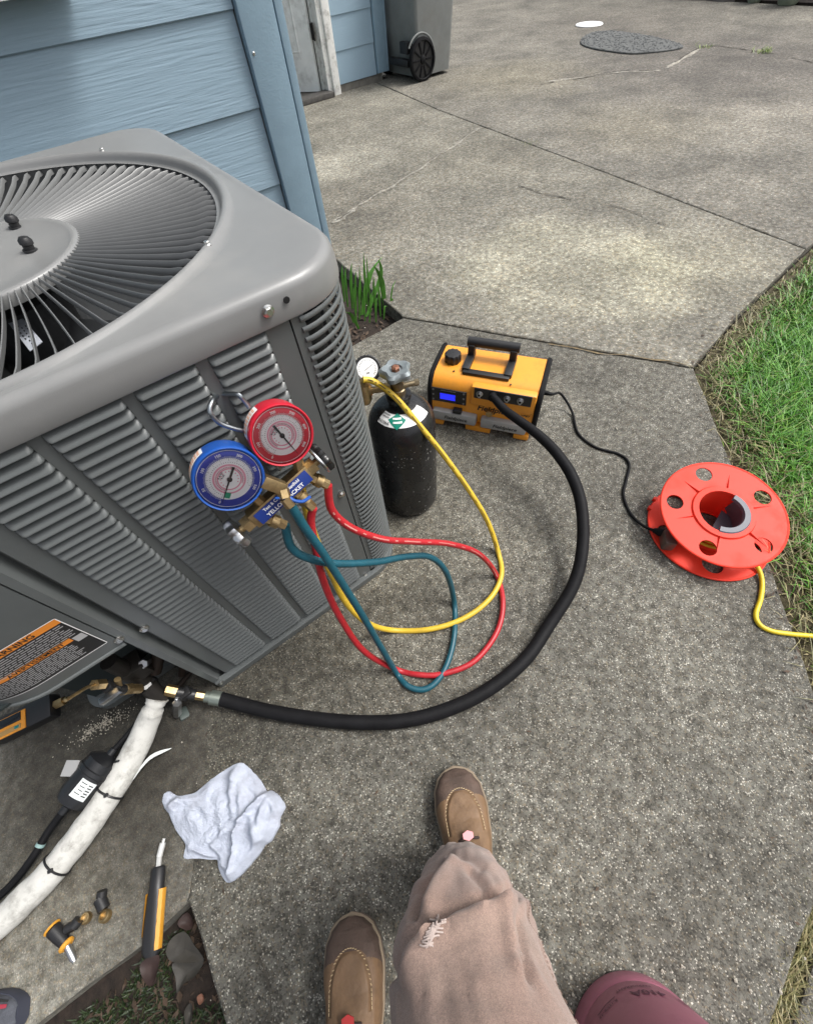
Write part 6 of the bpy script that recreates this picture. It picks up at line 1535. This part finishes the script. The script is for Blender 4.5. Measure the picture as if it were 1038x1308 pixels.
legR = [(*gz_(582, 1137, .085)[:2], .085, .054), (*gz_(583, 1139, .16)[:2], .16, .058), (*gz_(588, 1146, .26)[:2], .26, .061), (*gz_(594, 1170, .36)[:2], .36, .067), (*gz_(598, 1212, .44)[:2], .44, .072), (*gz_(604, 1285, .505)[:2], .505, .078), (-.105, -.215, .60, .088), (-.12, -.30, .72, .096), (-.14, -.375, .84, .100)]
aL = V((t2.x, t2.y, 0)) - V((.50, .866, 0)) * .215
legL = [(aL.x, aL.y, .085, .056), (aL.x, aL.y - .005, .17, .062), (aL.x + .002, aL.y - .005, .30, .068), (aL.x + .0, aL.y - .01, .40, .074), (aL.x, aL.y - .02, .50, .080), (aL.x + .005, aL.y - .04, .60, .086), (aL.x + .01, aL.y - .07, .72, .094), (-.315, -.30, .84, .100)]
part('trouser_leg', MB().rings(leg(legR, 1.3, 4), cap1=True), M_pants, person, smooth=80)
part('trouser_leg', MB().rings(leg(legL, 7.7, 4), cap1=True), M_pants, person, smooth=80)
sm_ = MB(); rws = leg(legR, 1.3, 4)
for k in range(0, len(rws) - 3):
    c_ = sum(rws[k], V()) / len(rws[k])
    for j_ in (8, 6):
        p0_, p1_ = rws[k][j_], rws[k][j_].lerp(rws[k + 1][j_], .55); n_ = (p0_ - c_).normalized() * .0008; t_ = (rws[k][j_ + 1] - p0_).normalized() * .0005
        sm_.add([p0_ + n_ - t_, p0_ + n_ + t_, p1_ + n_ + t_, p1_ + n_ - t_], [(0, 1, 2, 3)])
tag(part('seam_stitching', sm_, mat('stitch_brown', (.20, .13, .10), .8), person, smooth=0), kind='stuff')
hc = (hipR + hipL) / 2
def oval(c, a, b, z, n=40, amp=.004):
    return [V((c.x, c.y, z)) + SD * a * math.cos(2 * PI * j / n) + FW * b * math.sin(2 * PI * j / n) * (1 + amp) for j in range(n)]
part('trouser_seat', MB().rings([oval(V((-.225, -.335, 0)), *q_) for q_ in ((.06, .05, .74), (.15, .11, .77), (.185, .125, .82), (.182, .125, .90), (.170, .118, .97), (.168, .116, .99))], cap0=True, cap1=True), M_pants, person, smooth=60)
# torn patch of pale threads at the shin
rip = MB()
for i in range(26):
    u, v = 551 + random.gauss(0, 5), 1193 + random.gauss(0, 9); 
    a = G(u, v, .0); 
# rip threads are laid on the leg surface by ray casting
lo_obj = [o for o in person.children if o.name.startswith('trouser_leg')][0]
from mathutils.bvhtree import BVHTree
bvh = BVHTree.FromPolygons([MW[person] @ v.co for v in lo_obj.data.vertices], [tuple(p.vertices) for p in lo_obj.data.polygons])
def onleg(u, v, off=.0012):
    d = ray(u, v).normalized(); h = bvh.ray_cast(V((0, 0, H)), d)
    return (h[0] + h[1] * off * (1 if h[1].dot(d) < 0 else -1)) if h[0] else None
for i in range(34):
    s = random.uniform(-1, 1); u0, v0 = 553 - s * 7 + random.gauss(0, 1.5), 1192 + s * 16 + random.gauss(0, 2); a = random.uniform(-.9, .3) if random.random() < .6 else random.uniform(1.0, 2.1); l_ = random.uniform(4, 10)
    ps = [onleg(u0 + math.cos(a) * l_ * k, v0 + math.sin(a) * l_ * k, .0015 + .002 * (1 - abs(k))) for k in (-1, -.3, .3, 1)]
    if all(ps): rip.tube(crom(ps, 2), .0008, 5)
if rip.v: part('torn_threads', rip, mat('thread_pale', (.40, .33, .30), .9), person)
# shirt and upper body (behind and above the lens)
tc_ = V((-.235, -.345, 0))
def ov(cx_, cy_, a, b, z): return oval(V((cx_, cy_, 0)), a, b, z)
part('shirt', MB().rings([ov(-.225, -.335, .176, .122, .955), ov(-.226, -.338, .180, .124, 1.05), ov(-.232, -.350, .185, .122, 1.2), ov(-.238, -.362, .200, .120, 1.34), ov(-.242, -.368, .185, .105, 1.42), ov(-.243, -.370, .10, .075, 1.465), ov(-.243, -.370, .062, .060, 1.485)], cap0=True, cap1=True), mat('shirt_navy', (.03, .035, .05), .9, var=.1), person, smooth=60)
def limb(pts_, r_, m, nm): part(nm, MB().tube(crom(pts_, 5), [r_[0] + (r_[-1] - r_[0]) * i / (5 * (len(pts_) - 1)) for i in range(5 * (len(pts_) - 1) + 1)], 16), m, person, smooth=60)
shR = tc_ + SD * .19 + V((0, -.02, 1.40)); shL = tc_ - SD * .19 + V((0, -.02, 1.40))
M_skin = mat('skin', (.45, .27, .19), .5)
hd_ = MB(); HC = V((-.225, -.34, 1.60))
for k in range(1):
    rr2 = []
    for i in range(17):
        a = PI * i / 16; r0 = math.sin(a); z = -math.cos(a) * .118
        rr2.append([HC + SD * (.074 * r0 * math.cos(t) * (1 - .12 * (z < -.04))) + FW * (.092 * r0 * math.sin(t) + (.012 if math.sin(t) > .97 and -.03 < z < .01 else 0)) + V((0, 0, z)) for t in [2 * PI * j / 32 for j in range(32)]])
    hd_.rings(rr2)
hd_.tube([V((-.243, -.370, 1.46)), V((-.236, -.355, 1.54))], .055, 20)
part('head', hd_, M_skin, person, smooth=60)
part('cap', MB().rings([[HC + V((0, 0, .03 + .10 * math.sin(b_))) + SD * .084 * math.cos(b_) * math.cos(t) + FW * .100 * math.cos(b_) * math.sin(t) for t in [2 * PI * j / 32 for j in range(32)]] for b_ in np.linspace(0, 1.5, 7)], cap1=True), mat('cap_dark', (.03, .03, .035), .8), person, smooth=60)

# ------------------------------------------------------------------ second person's sneaker at the left edge
sn = thing('sneaker', 'toe of a grey and dark sneaker with a red stripe on the pad', 'shoe', G(-10, 1295))
toe = G(27, 1292, .02); fw = V((.96, -.28, 0)).normalized(); sdv = V((fw.y, -fw.x, 0)); hl = V((toe.x, toe.y, 0)) - fw * .28; Ms = frame(hl, fw, -sdv, V((0, 0, 1)))
def sw(s): return .046 * math.sqrt(max(0, 1 - ((s - .72) / .285) ** 2)) if s > .72 else .046 - .014 * min(1, (.72 - s) / .4) if s > .08 else .032 * math.sqrt(max(0, s / .08))
SSn = [0.004, .02, .05, .1, .25, .4, .55, .7, .8, .88, .93, .965, .985, .997]
out_ = [(s * .28, sw(s)) for s in SSn] + [(s * .28, -sw(s)) for s in SSn[::-1]]
part('sole', MB().rings([[Ms @ V((x, y * f, z)) for x, y in out_] for z, f in ((0, .95), (.003, 1), (.022, 1.02), (.027, .98))], cap0=True, cap1=True), mat('sneaker_sole', (.05, .055, .08), .7), sn, smooth=50)
def sh(s): return .10 if s < .4 else .10 - .05 * (s - .4) / .5 if s < .9 else .05 - .02 * (s - .9) / .1
ru = [[Ms @ V((s * .28, .95 * sw(s) * math.cos(a), .026 + (sh(s) - .026) * math.sin(a) ** .8)) for a in np.linspace(0, PI, 19)] for s in SSn]
part('upper', MB().rings(ru, close=False, cap0=True), mat('sneaker_grey', (.07, .075, .09), .85, var=.3, vscale=60, bump=.6, bscale=400), sn, smooth=60)
for k_, (r0, r1, m__) in enumerate(((.55, .72, mat('sneaker_red', (.28, .015, .035), .6)), (.80, .90, mat('sneaker_lace', (.02, .02, .02), .7)))):
    rs = []
    for s in np.linspace(.45, .955, 14):
        w_ = sw(s); rs.append([Ms @ V((s * .28 + .002, .965 * w_ * math.cos(a) * 1.02, .028 + (sh(s) - .026) * math.sin(a) ** .8 + .0012)) for a in np.linspace(math.acos(r1), math.acos(r0), 4)])
    part('stripe', MB().rings(rs, close=False), m__, sn, smooth=60)
tb = []
for t in np.linspace(0, PI, 24): tb.append(Ms @ V(((.70 + .20 * math.sin(t)) * .28, .030 * math.cos(t), .028 + (sh(.7 + .2 * math.sin(t)) - .02) * .92)))
part('toe_band', MB().tube(tb, .0035, 8), mat('sneaker_red', (.28, .015, .035), .6), sn)
